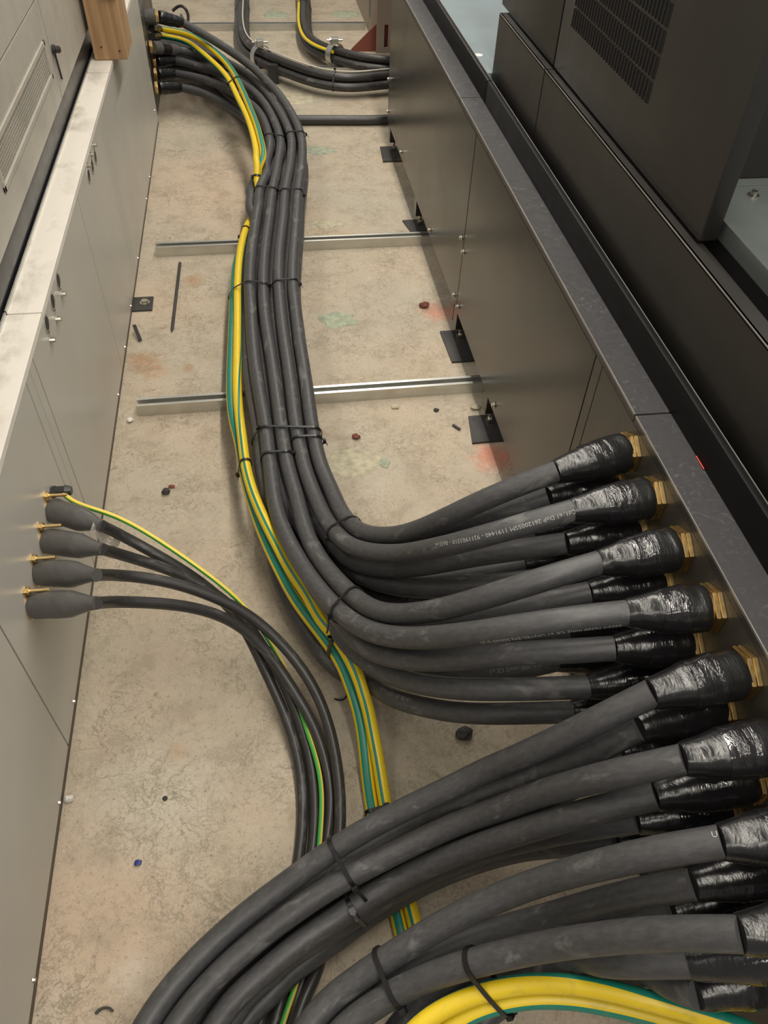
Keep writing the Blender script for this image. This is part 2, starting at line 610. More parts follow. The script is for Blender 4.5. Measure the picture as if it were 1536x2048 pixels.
def upper_left(y0, y1, label, grille=None, knob=None):
    root = thing('switchgear_cabinet', (-0.9, (y0 + y1) / 2, 0.70), label, 'cabinet', 'brushed grey switchgear fronts')
    zt = 1.30
    zs = 0.965
    obj('carcass', box(-1.2, XU - 0.012, y0 + .002, y1 - .002, 0.705, zt), M['left_dark'], root)
    if grille:
        a, b, c, d = grille
        bm = bm_new()
        for bx in ((y0 + .003, a, 0.705, zs - .003), (b, y1 - .003, 0.705, zs - .003), (a, b, 0.705, c), (a, b, d, zs - .003)):
            add_box(bm, XU - 0.011, XU, *bx)
        obj('lower_door', bm, M['brushed'], root)
        bm = bm_new()
        f = 0.013
        for bx in ((a, b, c, c + f), (a, b, d - f, d), (a, a + f, c, d), (b - f, b, c, d)):
            add_box(bm, XU - 0.004, XU + 0.004, *bx, 0.001)
        fr = obj('vent_frame', bm, M['brushed'], root)
        obj('vent_mesh', grille_mesh(a + f, b - f, c + f, d - f, XU - 0.002), M['mesh_wire'], fr)
    else:
        obj('lower_door', box(XU - 0.011, XU, y0 + .003, y1 - .003, 0.705, zs - .003), M['brushed'], root)
    obj('upper_door', box(XU - 0.011, XU, y0 + .003, y1 - .003, zs + .003, zt), M['brushed'], root)
    if knob:
        bm = bm_new()
        add_cyl(bm, (XU, *knob), (1, 0, 0), 0.013, 0.010, 24, bevel=0.002)
        add_cyl(bm, (XU + .010, *knob), (1, 0, 0), 0.0095, 0.014, 24, bevel=0.003)
        k = obj('lock_knob', bm, M['steel_dark'], root, True)
        bm = bm_new()
        y, z = knob
        add_cyl(bm, (XU + .004, y + .004, z), (0, 0.012, -0.085), 0.0028, 0.085, 8)
        obj('lock_rod', bm, M['steel_dark'], k, True)
    return root


G = (*(1.8135, 2.5456), *(0.7792, 0.8774))
upper_left(0.2, 1.28, 'brushed grey switchgear door above the nearest off-white ledge')
upper_left(1.28, G[1] + 0.06, 'brushed grey switchgear door with a framed wire mesh vent', G, (2.6287, 0.8283))
upper_left(G[1] + 0.06, 4.28, 'plain brushed grey switchgear door behind the timber post')

root = thing('timber_post', (-0.5, 3.3, 0.626), 'rough pine timber post standing on the off-white ledge', 'timber')
bm = bm_new()
add_box(bm, -0.566, -0.452, 3.195, 3.40, 0.6265, 1.5, 0.003)
obj('post', bm, M['wood'], root)
bm = bm_new()
add_box(bm, -0.500, -0.449, 3.180, 3.196, 0.820, 1.5, 0.003)
obj('nailed_cleat', bm, M['wood'], root)
for px, pz in ((-0.535, 0.668), (-0.475, 0.655)):
    bm = bm_new()
    add_cyl(bm, (px, 3.1948, pz), (0, -1, 0), 0.0035, 0.0008, 10)
    obj('nail_hole', bm, M['dark_stone'], root)

# left floor plate with bolt and the black strap end
root = thing('floor_bracket', (*(-0.4643, 2.6001), 0), 'small square steel foot plate with one bolt, poking out under the left base', 'bracket', None)
x, y, _ = (-0.4667, 2.5940, 0.0040)
obj('plate', box(x - 0.05, x + 0.027, y - 0.05, y + 0.04, 0.0, 0.006, 0.001), M['steel_dark'], root)
bm = bm_new()
add_cyl(bm, (x - 0.002, y, 0.006), (0, 0, 1), 0.013, 0.010, 6)
add_cyl(bm, (x - 0.002, y, 0.006), (0, 0, 1), 0.018, 0.002, 20)
obj('bolt', bm, M['zinc'], root, True)

# ------------------------------------------------------------------ right side: black plinth
XR = 0.62
ZB = 0.118


def right_panel(y0, y1, label, studs, legs):
    root = thing('plinth_cladding', (XR + .02, (y0 + y1) / 2, 0.0), label, 'panel', 'black sheet steel plinth panels')
    obj('sheet', box(XR, XR + 0.018, y0, y1, ZB, 0.703, 0.0016), M['black_paint'], root)
    for (y, z) in studs:
        bm = bm_new()
        add_cyl(bm, (XR - .001, y, z), (-1, 0, 0), 0.009, 0.003, 16)
        add_cyl(bm, (XR - .004, y, z), (-1, 0, 0), 0.0065, 0.006, 6)
        obj('bolt', bm, M['zinc'], root, True)
    return root


right_panel(2.277, 3.94, 'far black sheet steel plinth panel reflecting the floor', [(2.30, 0.37), (2.31, 0.155), (3.50, 0.150), (2.78, 0.150), (3.92, 0.17), (3.93, 0.31)], ())
right_panel(1.195, 2.272, 'near black sheet steel plinth panel beside the gland plate', [(2.255, 0.345), (2.245, 0.150), (1.72, 0.150)], ())

for (pa, pb, ly, lab) in (((0.5825, 3.9137, 0.0080), (0.5741, 3.7451, 0.0080), 3.86, 'farthest black foot plate under the end of the far plinth panel'),
                          ((0.5757, 3.1487, 0.0080), (0.6000, 3.0322, 0.0080), 3.10, 'black foot plate beside the second galvanised channel, set askew'),
                          ((0.5808, 2.3137, 0.0080), (0.5878, 2.1305, 0.0080), 2.26, 'black foot plate under the joint of the two plinth panels'),
                          ((0.5831, 1.8417, 0.0080), (0.5687, 1.7173, 0.0080), 1.80, 'nearest black foot plate, beside the nearest galvanised channel and pink spray')):
    a = Vector(pa)
    b = Vector(pb)
    root = thing('levelling_foot', (XR + .03, (a.y + b.y) / 2, 0), lab, 'foot', 'black plinth feet')
    bm = bm_new()
    w = 0.16
    vs = [bm.verts.new((p.x, p.y, z)) for z in (0.0, 0.008) for p in (a, b, Vector((b.x + w, b.y + 0.004, 0)), Vector((a.x + w, a.y + 0.004, 0)))]
    for f in ((0, 1, 2, 3), (7, 6, 5, 4), (0, 4, 5, 1), (1, 5, 6, 2), (2, 6, 7, 3), (3, 7, 4, 0)):
        bm.faces.new([vs[i] for i in f])
    obj('base_plate', bm, M['steel_dark'], root)
    bm = bm_new()
    add_box(bm, XR + .002, XR + .05, ly, ly + 0.05, 0.046, ZB - 0.0008, 0.002)
    if ly == 2.26:
        add_box(bm, XR + .002, XR + .05, ly + 0.056, ly + 0.106, 0.046, ZB - 0.0008, 0.002)
    obj('leg', bm, M['black_paint'], root)
    bm = bm_new()
    add_cyl(bm, (XR + .024, ly + 0.012, 0.008), (0, 0, 1), 0.007, 0.045, 12)
    add_cyl(bm, (XR + .024, ly + 0.012, 0.010), (0, 0, 1), 0.013, 0.012, 6)
    obj('levelling_bolt', bm, M['zinc'], root, True)
    bm = bm_new()
    add_cyl(bm, (a.x + .014, a.y - .016, 0.0078), (0, 0, 1), 0.006, 0.0006, 14)
    obj('fixing_hole', bm, M['dark_stone'], root)

root = thing('gland_box', (XR + .1, 0.45, 0), 'dull steel gland box under the black ledge, full of brass glands', 'box')
obj('gland_plate', box(XR, XR + 0.006, -0.25, 1.155, 0.06, 0.703), M['gland_plate'], root)
obj('end_strip', box(XR, XR + 0.006, 1.158, 1.192, 0.06, 0.703, 0.001), M['gland_plate'], root)
obj('housing', box(XR + 0.007, XR + 0.063, -0.25, 1.19, 0.0, 0.700), M['steel_dark'], root)

for y0, y1, lab in ((-0.4, 0.989, 'scratched black ledge plate above the brass glands'),
                    (0.993, 2.510, 'middle black ledge plate between its two joints'),
                    (2.514, 4.3, 'farthest black ledge plate, beside the blue-grey floor panel')):
    root = thing('ledge_plate', (0.65, (y0 + y1) / 2, 0.703), lab, 'ledge', 'black ledge plates')
    obj('plate', box(XR, 0.686, y0, y1, 0.704, 0.720, 0.001), M['black_ledge'], root)
    obj('bright_edge', box(XR - 0.0006, XR + 0.0012, y0 + .001, y1 - .001, 0.7165, 0.7206), M['edge'], root)  # narrow bright strip along the front edge
for y0, y1, lab in ((-0.4, 2.46, 'black upright kick rail behind the nearer black ledges'),
                    (2.464, 4.3, 'black upright kick rail beside the blue-grey floor panel')):
    root = thing('kick_rail', (0.69, (y0 + y1) / 2, 0.72), lab, 'rail', 'black kick rails')
    obj('rail', box(0.686, 0.700, y0, y1, 0.706, 0.784, 0.004), M['black_gloss'], root, True)
    obj('bright_edge', box(0.6995, 0.7010, y0 + .001, y1 - .001, 0.7815, 0.7845), M['edge'], root)  # bright strip painted as the highlight along the rail top
tr = obj('seal_strip', box(0.7035, 0.7095, -0.4, 2.50, 0.700, 0.774, 0.001), M['black_gloss'])
tag(tr, 'thin black sealing strip between the kick rail and the black skirt', 'strip')

bm = bm_new()
x, y, z = (0.6837, 0.8750, 0.7220)
x2, y2, z2 = (0.6823, 0.8434, 0.7220)
add_cyl(bm, (0.6842, y, 0.7215), (0, y2 - y, 0), 0.0011, abs(y2 - y), 8)
tag(obj('red_glint', bm, M['red_glint'], None, True), 'short red glint shaped as a thin rod at the back of the scratched black ledge', 'wire')  # small red rod stands in for a red glint

# upper black cabinets
ZS0, ZS1 = 0.770, 0.941
for y0, y1, lab in ((-0.2, 2.060, 'long black textured skirt panel below the louvred door'),
                    (2.066, 2.54, 'short black skirt panel ending at the blue-grey floor panel')):
    root = thing('skirt_panel', (0.74, (y0 + y1) / 2, ZS0), lab, 'panel', 'black skirt panels')
    bm = bm_new()
    add_box(bm, 0.720, 0.726, y0, y1, 0.700, ZS1, 0.001)
    add_box(bm, 0.720, 0.753, y0, y1, ZS1 - 0.006, ZS1, 0.001)
    obj('sheet', bm, M['black_tex'], root)
    obj('bright_edge', box(0.7193, 0.7206, y0 + .001, y1 - .001, ZS1 - 0.002, ZS1 + 0.0004), M['edge'], root)  # narrow bright strip along the top edge


cab = thing('louvred_cabinet', (1.0, 1.9, 0.70), 'tall black cabinet with rows of vertical louvre slots in its door', 'cabinet')


def black_door(y0, y1, vents=False):
    leaf = obj('door', box(0.740, 0.774, y0, y1, 0.947, 1.50, 0.004), M['black_tex'], cab, True)
    if vents:
        bs = bm_new()
        bb = bm_new()
        for r in range(6):
            z0 = 1.057 + 0.0428 * r
            ya, yb = 1.497, 1.985
            n = 30
            for k in range(n):
                y = ya + (k + .5) * (yb - ya) / n
                add_box(bs, 0.7392, 0.7402, y - 0.0048, y + 0.0048, z0, z0 + 0.0365)
                add_box(bb, 0.7368, 0.7402, y + 0.0048, y + 0.0064, z0 - 0.0005, z0 + 0.037)
        obj('louvre_blades', bb, M['black_tex'], leaf)
        obj('louvre_slots', bs, M['void'], leaf)


black_door(1.175, 2.060, True)
black_door(2.068, 2.60)
obj('carcass', box(0.776, 1.4, 1.36, 2.545, 0.801, 1.5), M['black_tex'], cab)
obj('dark_gap_fill', box(0.7265, 0.786, -0.2, 1.355, 0.722, 0.80), M['void'], cab)  # black blocks paint the darkness of the gap behind the skirt
obj('dark_gap_fill', box(0.7862, 0.857, -0.2, 1.355, 0.722, 0.9405), M['void'], cab)

root = thing('galvanised_sill', (0.9, 0.6, 0.70), 'bright galvanised sheet sill with one screw, right of the louvred door', 'sill')
bm = bm_new()
add_box(bm, 0.785, 0.857, -0.2, 1.345, 0.941, 0.975, 0.0015)
obj('front_channel', bm, M['galv_cool'], root)
obj('floor_sheet', box(0.8605, 1.3, -0.2, 1.328, 0.90, 0.972, 0.001), M['galv_cool'], root)
obj('rear_sheet', box(0.8605, 1.3, 1.331, 1.358, 0.90, 0.972, 0.001), M['galv_cool'], root)
bm = bm_new()
add_cyl(bm, (0.8865, 1.287, 0.972), (0, 0, 1), 0.011, 0.0025, 20)
add_cyl(bm, (0.8865, 1.287, 0.9745), (0, 0, 1), 0.0065, 0.007, 6)
obj('screw', bm, M['zinc'], root, True)

root = thing('raised_floor_panel', (1.1, 3.9, 0.70), 'scuffed blue-grey painted floor panel beyond the black cabinets', 'floor panel')
obj('panel', box(0.703, 1.9, 2.552, 5.2, 0.735, 0.7755, 0.001), M['blue_floor'], root)
obj('pedestal', box(0.72, 0.78, 4.4, 4.46, 0.0, 0.735), M['steel_dark'], root)
obj('pedestal', box(1.7, 1.76, 4.4, 4.46, 0.0, 0.735), M['steel_dark'], root)
bm = bm_new()
x, y, z = (0.7172, 2.7169, 0.7760)
add_cyl(bm, (x, y, 0.7755), (0, 0, 1), 0.014, 0.001, 20)
obj('screw_cap', bm, M['pale_plastic'], root)

# ------------------------------------------------------------------ galvanised channels on the slab


def channel(p0, p1, label, h=0.041, w=0.041, mat='galv'):
    a, b = Vector((p0[0], p0[1], 0)), Vector((p1[0], p1[1], 0))
    d = (b - a)
    L = d.length
    d.normalize()
    s = Vector((-d.y, d.x, 0))
    t = 0.0028
    prof = [(0, 0), (w, 0), (w, h), (w - 0.0105, h), (w - 0.0105, h - 0.008), (w - 0.0105 + t * .8, h - 0.008), (w - 0.0085, h - t), (w - t, h - t), (w - t, t),
            (t, t), (t, h - t), (0.0085, h - t), (0.0105 - t * .8, h - 0.008), (0.0105, h - 0.008), (0.0105, h), (0, h)]
    bm = bm_new()
    rings = []
    for q in (0, 1):
        rings.append([bm.verts.new(a + d * (L * q) + s * (u - w / 2) + Vector((0, 0, v))) for u, v in prof])
    n = len(prof)
    for i in range(n):
        j = (i + 1) % n
        bm.faces.new((rings[0][i], rings[0][j], rings[1][j], rings[1][i]))
    bm.faces.new(list(reversed(rings[0])))
    bm.faces.new(rings[1])
    o = obj('strut_channel', bm, M[mat], None, True)
    return tag(o, label, 'channel', 'galvanised strut channels')


def mid2(a, b):
    return ((a[0] + b[0]) / 2, (a[1] + b[1]) / 2)


channel((-0.447, 1.972), (0.675, 1.985), 'nearest galvanised channel crossing the slab under the cable bundle')
channel((-0.446, 2.950), (0.72, 2.958), 'second galvanised channel from the camera, with a black rod at its left end')
channel((-0.2, 4.955), (0.90, 4.975), 'galvanised channel holding the two pipe clamps')
channel((-0.43, 5.80), (0.74, 5.80), 'farthest galvanised channel, near the top of the view')

# grey cabinet foot and red gusset at the far right
root = thing('machine_stand', (0.85, 5.45, 0), 'taupe steel stand with slots and a red triangular gusset', 'stand')
bm = bm_new()
add_box(bm, 0.752, 0.80, 5.33, 5.345, 0.0, 0.7)
add_box(bm, 0.825, 0.90, 5.33, 5.345, 0.0, 0.7)
add_box(bm, 0.80, 0.825, 5.33, 5.345, 0.0, 0.03)
add_box(bm, 0.80, 0.825, 5.33, 5.345, 0.155, 0.7)
obj('slotted_plate', bm, M['post_grey'], root)
bm = bm_new()
vs = [bm.verts.new((x, y, z)) for y in (5.36, 5.372) for x, z in ((0.60, 0.0), (0.76, 0.0), (0.76, 0.155), (0.60, 0.012))]
for f in ((0, 1, 2, 3), (7, 6, 5, 4), (0, 4, 5, 1), (1, 5, 6, 2), (2, 6, 7, 3), (3, 7, 4, 0)):
    bm.faces.new([vs[i] for i in f])
obj('gusset', bm, M['rust_red'], root)
obj('backing_plate', box(0.79, 0.86, 5.36, 5.372, 0.0, 0.2), M['rust_red'], root)
bm = box(0.757, 1.4, 5.62, 8.4, 0.0, 0.9, 0.003)
obj('frame', bm, M['post_grey'], root)
obj('frame_slot', box(0.755, 0.7585, 5.66, 5.74, 0.10, 0.5), M['plastic_black'], root)

TIPB = {'B0': (-0.3850, 1.1304, 0.3922), 'B1': (-0.3750, 1.0589, 0.4004), 'B2': (-0.3700, 0.9692, 0.4313), 'B3': (-0.3650, 0.9080, 0.4250)}
FARLOW = (-0.3837, 4.4272, 0.1200)
CLA = (0.0254, 5.0001, 0.1000)
CLB = (0.4480, 5.0054, 0.1000)

# ------------------------------------------------------------------ cables: curves, jackets, glands, ties
RC = 0.0198


def spline(pts, step=0.012, smooth=2):
    p = np.array(pts, float)
    p = np.vstack([2 * p[0] - p[1], p, 2 * p[-1] - p[-2]])
    out = []
    for i in range(1, len(p) - 2):
        p0, p1, p2, p3 = p[i - 1], p[i], p[i + 1], p[i + 2]
        d = [max(1e-4, np.linalg.norm(b - a) ** 0.5) for a, b in ((p0, p1), (p1, p2), (p2, p3))]
        t0, t1, t2, t3 = 0, d[0], d[0] + d[1], d[0] + d[1] + d[2]
        n = max(3, int(np.linalg.norm(p2 - p1) / 0.006))
        for t in np.linspace(t1, t2, n, endpoint=False):
            a1 = (t1 - t) / (t1 - t0) * p0 + (t - t0) / (t1 - t0) * p1
            a2 = (t2 - t) / (t2 - t1) * p1 + (t - t1) / (t2 - t1) * p2
            a3 = (t3 - t) / (t3 - t2) * p2 + (t - t2) / (t3 - t2) * p3
            b1 = (t2 - t) / (t2 - t0) * a1 + (t - t0) / (t2 - t0) * a2
            b2 = (t3 - t) / (t3 - t1) * a2 + (t - t1) / (t3 - t1) * a3
            out.append((t2 - t) / (t2 - t1) * b1 + (t - t1) / (t2 - t1) * b2)
    out.append(p[-2])
    c = np.array(out)
    s = np.concatenate([[0], np.cumsum(np.linalg.norm(np.diff(c, axis=0), axis=1))])
    m = max(4, int(s[-1] / step))
    q = np.linspace(0, s[-1], m)
    c = np.stack([np.interp(q, s, c[:, k]) for k in range(3)], 1)
    for _ in range(smooth * 4):
        c[1:-1] = 0.25 * c[:-2] + 0.5 * c[1:-1] + 0.25 * c[2:]
    return c


def frames(C):
    T = np.gradient(C, axis=0)
    T /= np.linalg.norm(T, axis=1)[:, None]
    Z = np.array([0, 0, 1.0])
    N = Z - T * (T @ Z)[:, None]
    N /= np.linalg.norm(N, axis=1)[:, None]
    return T, N, np.cross(T, N)


def arc(C):
    return np.concatenate([[0], np.cumsum(np.linalg.norm(np.diff(C, axis=0), axis=1))])


def tube_mesh(name, C, r, seg=20, twist=None, wrinkle=0.0):
    n = len(C)
    T, N, B = frames(C)
    r = np.full(n, r) if np.isscalar(r) else np.asarray(r)
    s = arc(C)
    tw = np.zeros(n) if twist is None else np.interp(s / s[-1], [a for a, _ in twist], [b for _, b in twist])
    verts, faces, uv = [], [], []
    for i in range(n):
        for k in range(seg):
            a = 2 * math.pi * (k / seg - 0.5)
            rr = r[i]
            if wrinkle:
                rr *= 1 + wrinkle * noise.noise(Vector((C[i][0] * 55 + math.cos(a) * 1.3, C[i][1] * 55 + math.sin(a) * 1.3, C[i][2] * 40)))
            verts.append(C[i] + rr * (math.cos(a) * N[i] + math.sin(a) * B[i]))
    for i in range(n - 1):
        for k in range(seg):
            k2 = (k + 1) % seg
            faces.append((i * seg + k, i * seg + k2, (i + 1) * seg + k2, (i + 1) * seg + k))
            va, vb = k / seg - 0.5, (k + 1) / seg - 0.5
            uv += [(s[i], va + tw[i]), (s[i], vb + tw[i]), (s[i + 1], vb + tw[i + 1]), (s[i + 1], va + tw[i + 1])]
    for base, rev in ((0, True), ((n - 1) * seg, False)):
        f = [base + k for k in range(seg)]
        faces.append(tuple(reversed(f)) if rev else tuple(f))
        uv += [(0, 0)] * seg
    me = bpy.data.meshes.new(name)
    me.from_pydata([tuple(v) for v in verts], [], faces)
    l = me.uv_layers.new(name='UVMap')
    l.data.foreach_set('uv', np.array(uv, float).ravel())
    me.polygons.foreach_set('use_smooth', [len(p.vertices) == 4 for p in me.polygons])
    # outward normals
    bm = bmesh.new()
    bm.from_mesh(me)
    bmesh.ops.recalc_face_normals(bm, faces=bm.faces)
    for f in bm.faces:
        if len(f.verts) > 4:
            for e in f.edges:
                e.smooth = False
    bm.to_mesh(me)
    bm.free()
    return me


CURVES = {}


DEFS = []
TEXTS = []


def cable(key, pts, label, mat='cable', r=RC, name='power_cable', cat='cable', group=None, twist=None, seg=20, step=0.012, ends=(), give=1.0, free=None):
    """note a cable down; ends = points where it enters a shroud, give = how readily it yields to its neighbours"""
    C = spline(pts, step)
    for e in ends:
        d = np.linalg.norm(C - np.array(e), axis=1)
        i = int(np.argmin(d))
        e = np.array(e, float)
        if i > len(C) / 2:
            C = C[:i - 1]
            v = e - C[-1]
            C = np.vstack([C, e + v / np.linalg.norm(v) * 0.004])
        else:
            C = C[i + 2:]
            v = e - C[0]
            C = np.vstack([e + v / np.linalg.norm(v) * 0.004, C])
    CURVES[key] = (C, r)
    DEFS.append((key, label, mat, name, cat, group, twist, seg, give, free))


def settle(rounds=130):
    """let the cables push one another apart until none runs through another"""
    keys = [d[0] for d in DEFS]
    n = [len(CURVES[k][0]) for k in keys]
    st = np.concatenate([[0], np.cumsum(n)])
    Pt = np.vstack([CURVES[k][0] for k in keys])
    idx = np.repeat(np.arange(len(keys)), n)
    rad = np.concatenate([np.full(m, CURVES[k][1]) for k, m in zip(keys, n)])
    giv = []
    for d, m in zip(DEFS, n):
        j = np.arange(m)
        a, b = (j / 9.0 if d[9] != 0 else j + 1.0), ((m - 1 - j) / 9.0 if d[9] != -1 else m - j + 0.0)
        e = np.clip(np.minimum(a, b), 0, 1)
        giv.append(d[8] * e + 1e-4)
    giv = np.concatenate(giv)
    cell = 0.05
    for it in range(rounds):
        q = np.floor(Pt / cell).astype(np.int64) + 4096
        h = (q[:, 0] * 8192 + q[:, 1]) * 8192 + q[:, 2]
        order = np.argsort(h, kind='stable')
        hs = h[order]
        D = np.zeros_like(Pt)
        W = np.zeros(len(Pt))
        for dx in (-1, 0, 1):
            for dy in (-1, 0, 1):
                for dz in (-1, 0, 1):
                    hn = ((q[:, 0] + dx) * 8192 + q[:, 1] + dy) * 8192 + q[:, 2] + dz
                    lo, hi = np.searchsorted(hs, hn, 'left'), np.searchsorted(hs, hn, 'right')
                    c = hi - lo
                    if c.sum() == 0:
                        continue
                    a = np.repeat(np.arange(len(Pt)), c)
                    off = np.arange(c.sum()) - np.repeat(np.cumsum(c) - c, c)
                    b = order[np.repeat(lo, c) + off]
                    k = idx[a] != idx[b]
                    a, b = a[k], b[k]
                    v = Pt[a] - Pt[b]
                    d = np.linalg.norm(v, axis=1) + 1e-9
                    pen = rad[a] + rad[b] + 0.0018 - d
                    k = pen > 0
                    a, b, v, d, pen = a[k], b[k], v[k], d[k], pen[k]
                    w = giv[a] / (giv[a] + giv[b])
                    np.add.at(D, a, v / d[:, None] * (pen * w * pen)[:, None])
                    np.add.at(W, a, pen)
        D = D / np.maximum(W, 1e-9)[:, None] * 0.9
        for i in range(len(keys)):
            f = D[st[i]:st[i + 1]]
            for _ in range(2):
                f[1:-1] = 0.25 * f[:-2] + 0.5 * f[1:-1] + 0.25 * f[2:]
            if DEFS[i][9] != 0:
                f[0] = 0
            if DEFS[i][9] != -1:
                f[-1] = 0
        Pt += D
        low = rad + 0.0002
        for yc in (1.978, 2.954):
            low = np.where((np.abs(Pt[:, 1] - yc) < 0.035) & (Pt[:, 0] > -0.45), rad + 0.0415, low)
        Pt[:, 2] = np.maximum(Pt[:, 2], low)
        if it % 5 == 4:
            for i in range(len(keys)):
                f = Pt[st[i]:st[i + 1]]
                f[1:-1] = 0.15 * f[:-2] + 0.7 * f[1:-1] + 0.15 * f[2:]
    for i, k in enumerate(keys):
        CURVES[k] = (Pt[st[i]:st[i + 1]].copy(), CURVES[k][1])


def lay_cables():
    settle()
    made = {}
    for key, label, mat, name, cat, group, twist, seg, give, free in DEFS:
        C, r = CURVES[key]
        made[key] = tag(put(name, tube_mesh(name, C, r, seg, twist), M[mat]), label, cat, group)
    for key, p, args in TEXTS:
        C = CURVES[key][0]
        printed_text(made[key], key, args[0], arc(C)[at(key, p)], *args[1:])


def printed_text(parent, key, body, start, direction, angle, size=0.0085, mat='print', label=None):
    """lettering wrapped on the jacket; start = distance along the curve, angle from the top towards the side"""
    C, r = CURVES[key]
    T, N, B = frames(C)
    s = arc(C)
    cu = bpy.data.curves.new('lettering', 'FONT')
    cu.body = body
    cu.size = size
    cu.resolution_u = 2
    to = bpy.data.objects.new('lettering', cu)
    me = bpy.data.meshes.new_from_object(to)
    bpy.data.objects.remove(to)
    bpy.data.curves.remove(cu)
    bm = bmesh.new()
    bm.from_mesh(me)
    bpy.data.meshes.remove(me)
    bmesh.ops.triangulate(bm, faces=bm.faces)
    for v in bm.verts:
        q = min(max(start + direction * v.co.x, 0), s[-1])
        a = angle + (v.co.y - size * .35) / r
        c = np.array([np.interp(q, s, C[:, k]) for k in range(3)])
        nn = np.array([np.interp(q, s, N[:, k]) for k in range(3)])
        bb = np.array([np.interp(q, s, B[:, k]) for k in range(3)])
        v.co = Vector(c + (r + 0.00035) * (math.cos(a) * nn + math.sin(a) * bb))
    me = bpy.data.meshes.new('printed_text')
    bm.to_mesh(me)
    bm.free()
    return put('printed_text', me, M[mat], parent)


def at(key, p):
    """index of the curve sample nearest to p"""
    C = CURVES[key][0]
    return int(np.argmin(np.linalg.norm(C - np.array(p), axis=1)))


def hull(pts):
    pts = sorted(map(tuple, pts))

    def half(ps):
        h = []
        for p in ps:
            while len(h) > 1 and (h[-1][0] - h[-2][0]) * (p[1] - h[-2][1]) - (h[-1][1] - h[-2][1]) * (p[0] - h[-2][0]) <= 0:
                h.pop()
            h.append(p)
        return h
    a, b = half(pts), half(reversed(pts))
    return a[:-1] + b[:-1]


def cable_tie(keys, where, label, head_dir, tail=0.022, width=0.0052, skew=0.0):
    """a nylon strap pulled tight round the named cables at the point where"""
    C0 = CURVES[keys[0]][0]
    i = at(keys[0], where)
    T = C0[min(i + 2, len(C0) - 1)] - C0[max(i - 2, 0)]
    T = T / np.linalg.norm(T)
    o = C0[i]
    Z = np.array([0, 0, 1.0])
    N = Z - T * (T @ Z)
    N /= np.linalg.norm(N)
    B = np.cross(T, N)
    if skew:
        T = T + B * skew
        T /= np.linalg.norm(T)
        B = np.cross(T, N)
    pts = []
    for k in keys:
        C, r = CURVES[k]
        d = np.abs((C - o) @ T) + 0.3 * np.linalg.norm(C - o, axis=1)
        c = C[int(np.argmin(d))] - o
        for a in np.linspace(0, 2 * math.pi, 28, endpoint=False):
            pts.append((c @ N + (r + 0.0014 + 0.008 * abs(skew)) * math.cos(a), c @ B + (r + 0.0014 + 0.008 * abs(skew)) * math.sin(a)))
    h = np.array(hull(pts))
    h = np.vstack([h, h[:1]])
    L = arc(h)
    n = max(40, int(L[-1] / 0.002))
    q = np.linspace(0, L[-1], n, endpoint=False)
    h = np.stack([np.interp(q, L, h[:, k]) for k in range(2)], 1)
    ctr = h.mean(0)
    nrm = np.stack([np.roll(h, -1, 0)[:, 1] - np.roll(h, 1, 0)[:, 1], -(np.roll(h, -1, 0)[:, 0] - np.roll(h, 1, 0)[:, 0])], 1)
    nrm /= np.linalg.norm(nrm, axis=1)[:, None]
    if ((h - ctr) * nrm).sum() < 0:
        nrm = -nrm
    to3 = lambda p, t: o + p[0] * N + p[1] * B + t * T
    bm = bm_new()
    vs = []
    for j in range(n):
        inn, out = h[j] + nrm[j] * 0.0001, h[j] + nrm[j] * 0.0020
        vs.append([bm.verts.new(to3(p, t)) for p, t in ((inn, -width / 2), (out, -width / 2), (out, width / 2), (inn, width / 2))])
    for j in range(n):
        a, b = vs[j], vs[(j + 1) % n]
        for k in range(4):
            bm.faces.new((a[k], a[(k + 1) % 4], b[(k + 1) % 4], b[k]))
    root = thing('cable_tie', tuple(o), label, 'cable tie', 'black nylon cable ties')
    obj('strap', bm, M['tie'], root, True)
    hd = np.array(head_dir, float)
    sc = [(p[0] - ctr[0]) * (hd @ N) + (p[1] - ctr[1]) * (hd @ B) for p in h]
    j = int(np.argmax(sc))
    c3 = to3(h[j] + nrm[j] * 0.004, 0)
    n3 = nrm[j][0] * N + nrm[j][1] * B
    t3 = np.cross(T, n3)
    if t3[2] > 0:
        t3 = -t3
    mat = Matrix(((t3[0], T[0], n3[0], c3[0]), (t3[1], T[1], n3[1], c3[1]), (t3[2], T[2], n3[2], c3[2]), (0, 0, 0, 1)))
    m = bmesh.new()
    bmesh.ops.create_cube(m, size=1.0)
    for v in m.verts:
        v.co = Vector((v.co.x * 0.012, v.co.y * (width + 0.0035), v.co.z * 0.0085))
    bmesh.ops.bevel(m, geom=list(m.edges), offset=0.0012, segments=2, affect='EDGES')
    bm = bm_new()
    merge(bm, m, mat)
    obj('head', bm, M['tie'], root, True)
    if tail:
        m = bmesh.new()
        bmesh.ops.create_cube(m, size=1.0)
        bmesh.ops.subdivide_edges(m, edges=list(m.edges), cuts=3, use_grid_fill=True)
        for v in m.verts:
            u = v.co.x + .5
            v.co = Vector((0.004 + u * tail, v.co.y * width * 0.8, v.co.z * 0.0014 + 0.004 + 0.25 * tail * u * u))
        bm = bm_new()
        merge(bm, m, mat)
        obj('tail', bm, M['tie'], root)
    return root


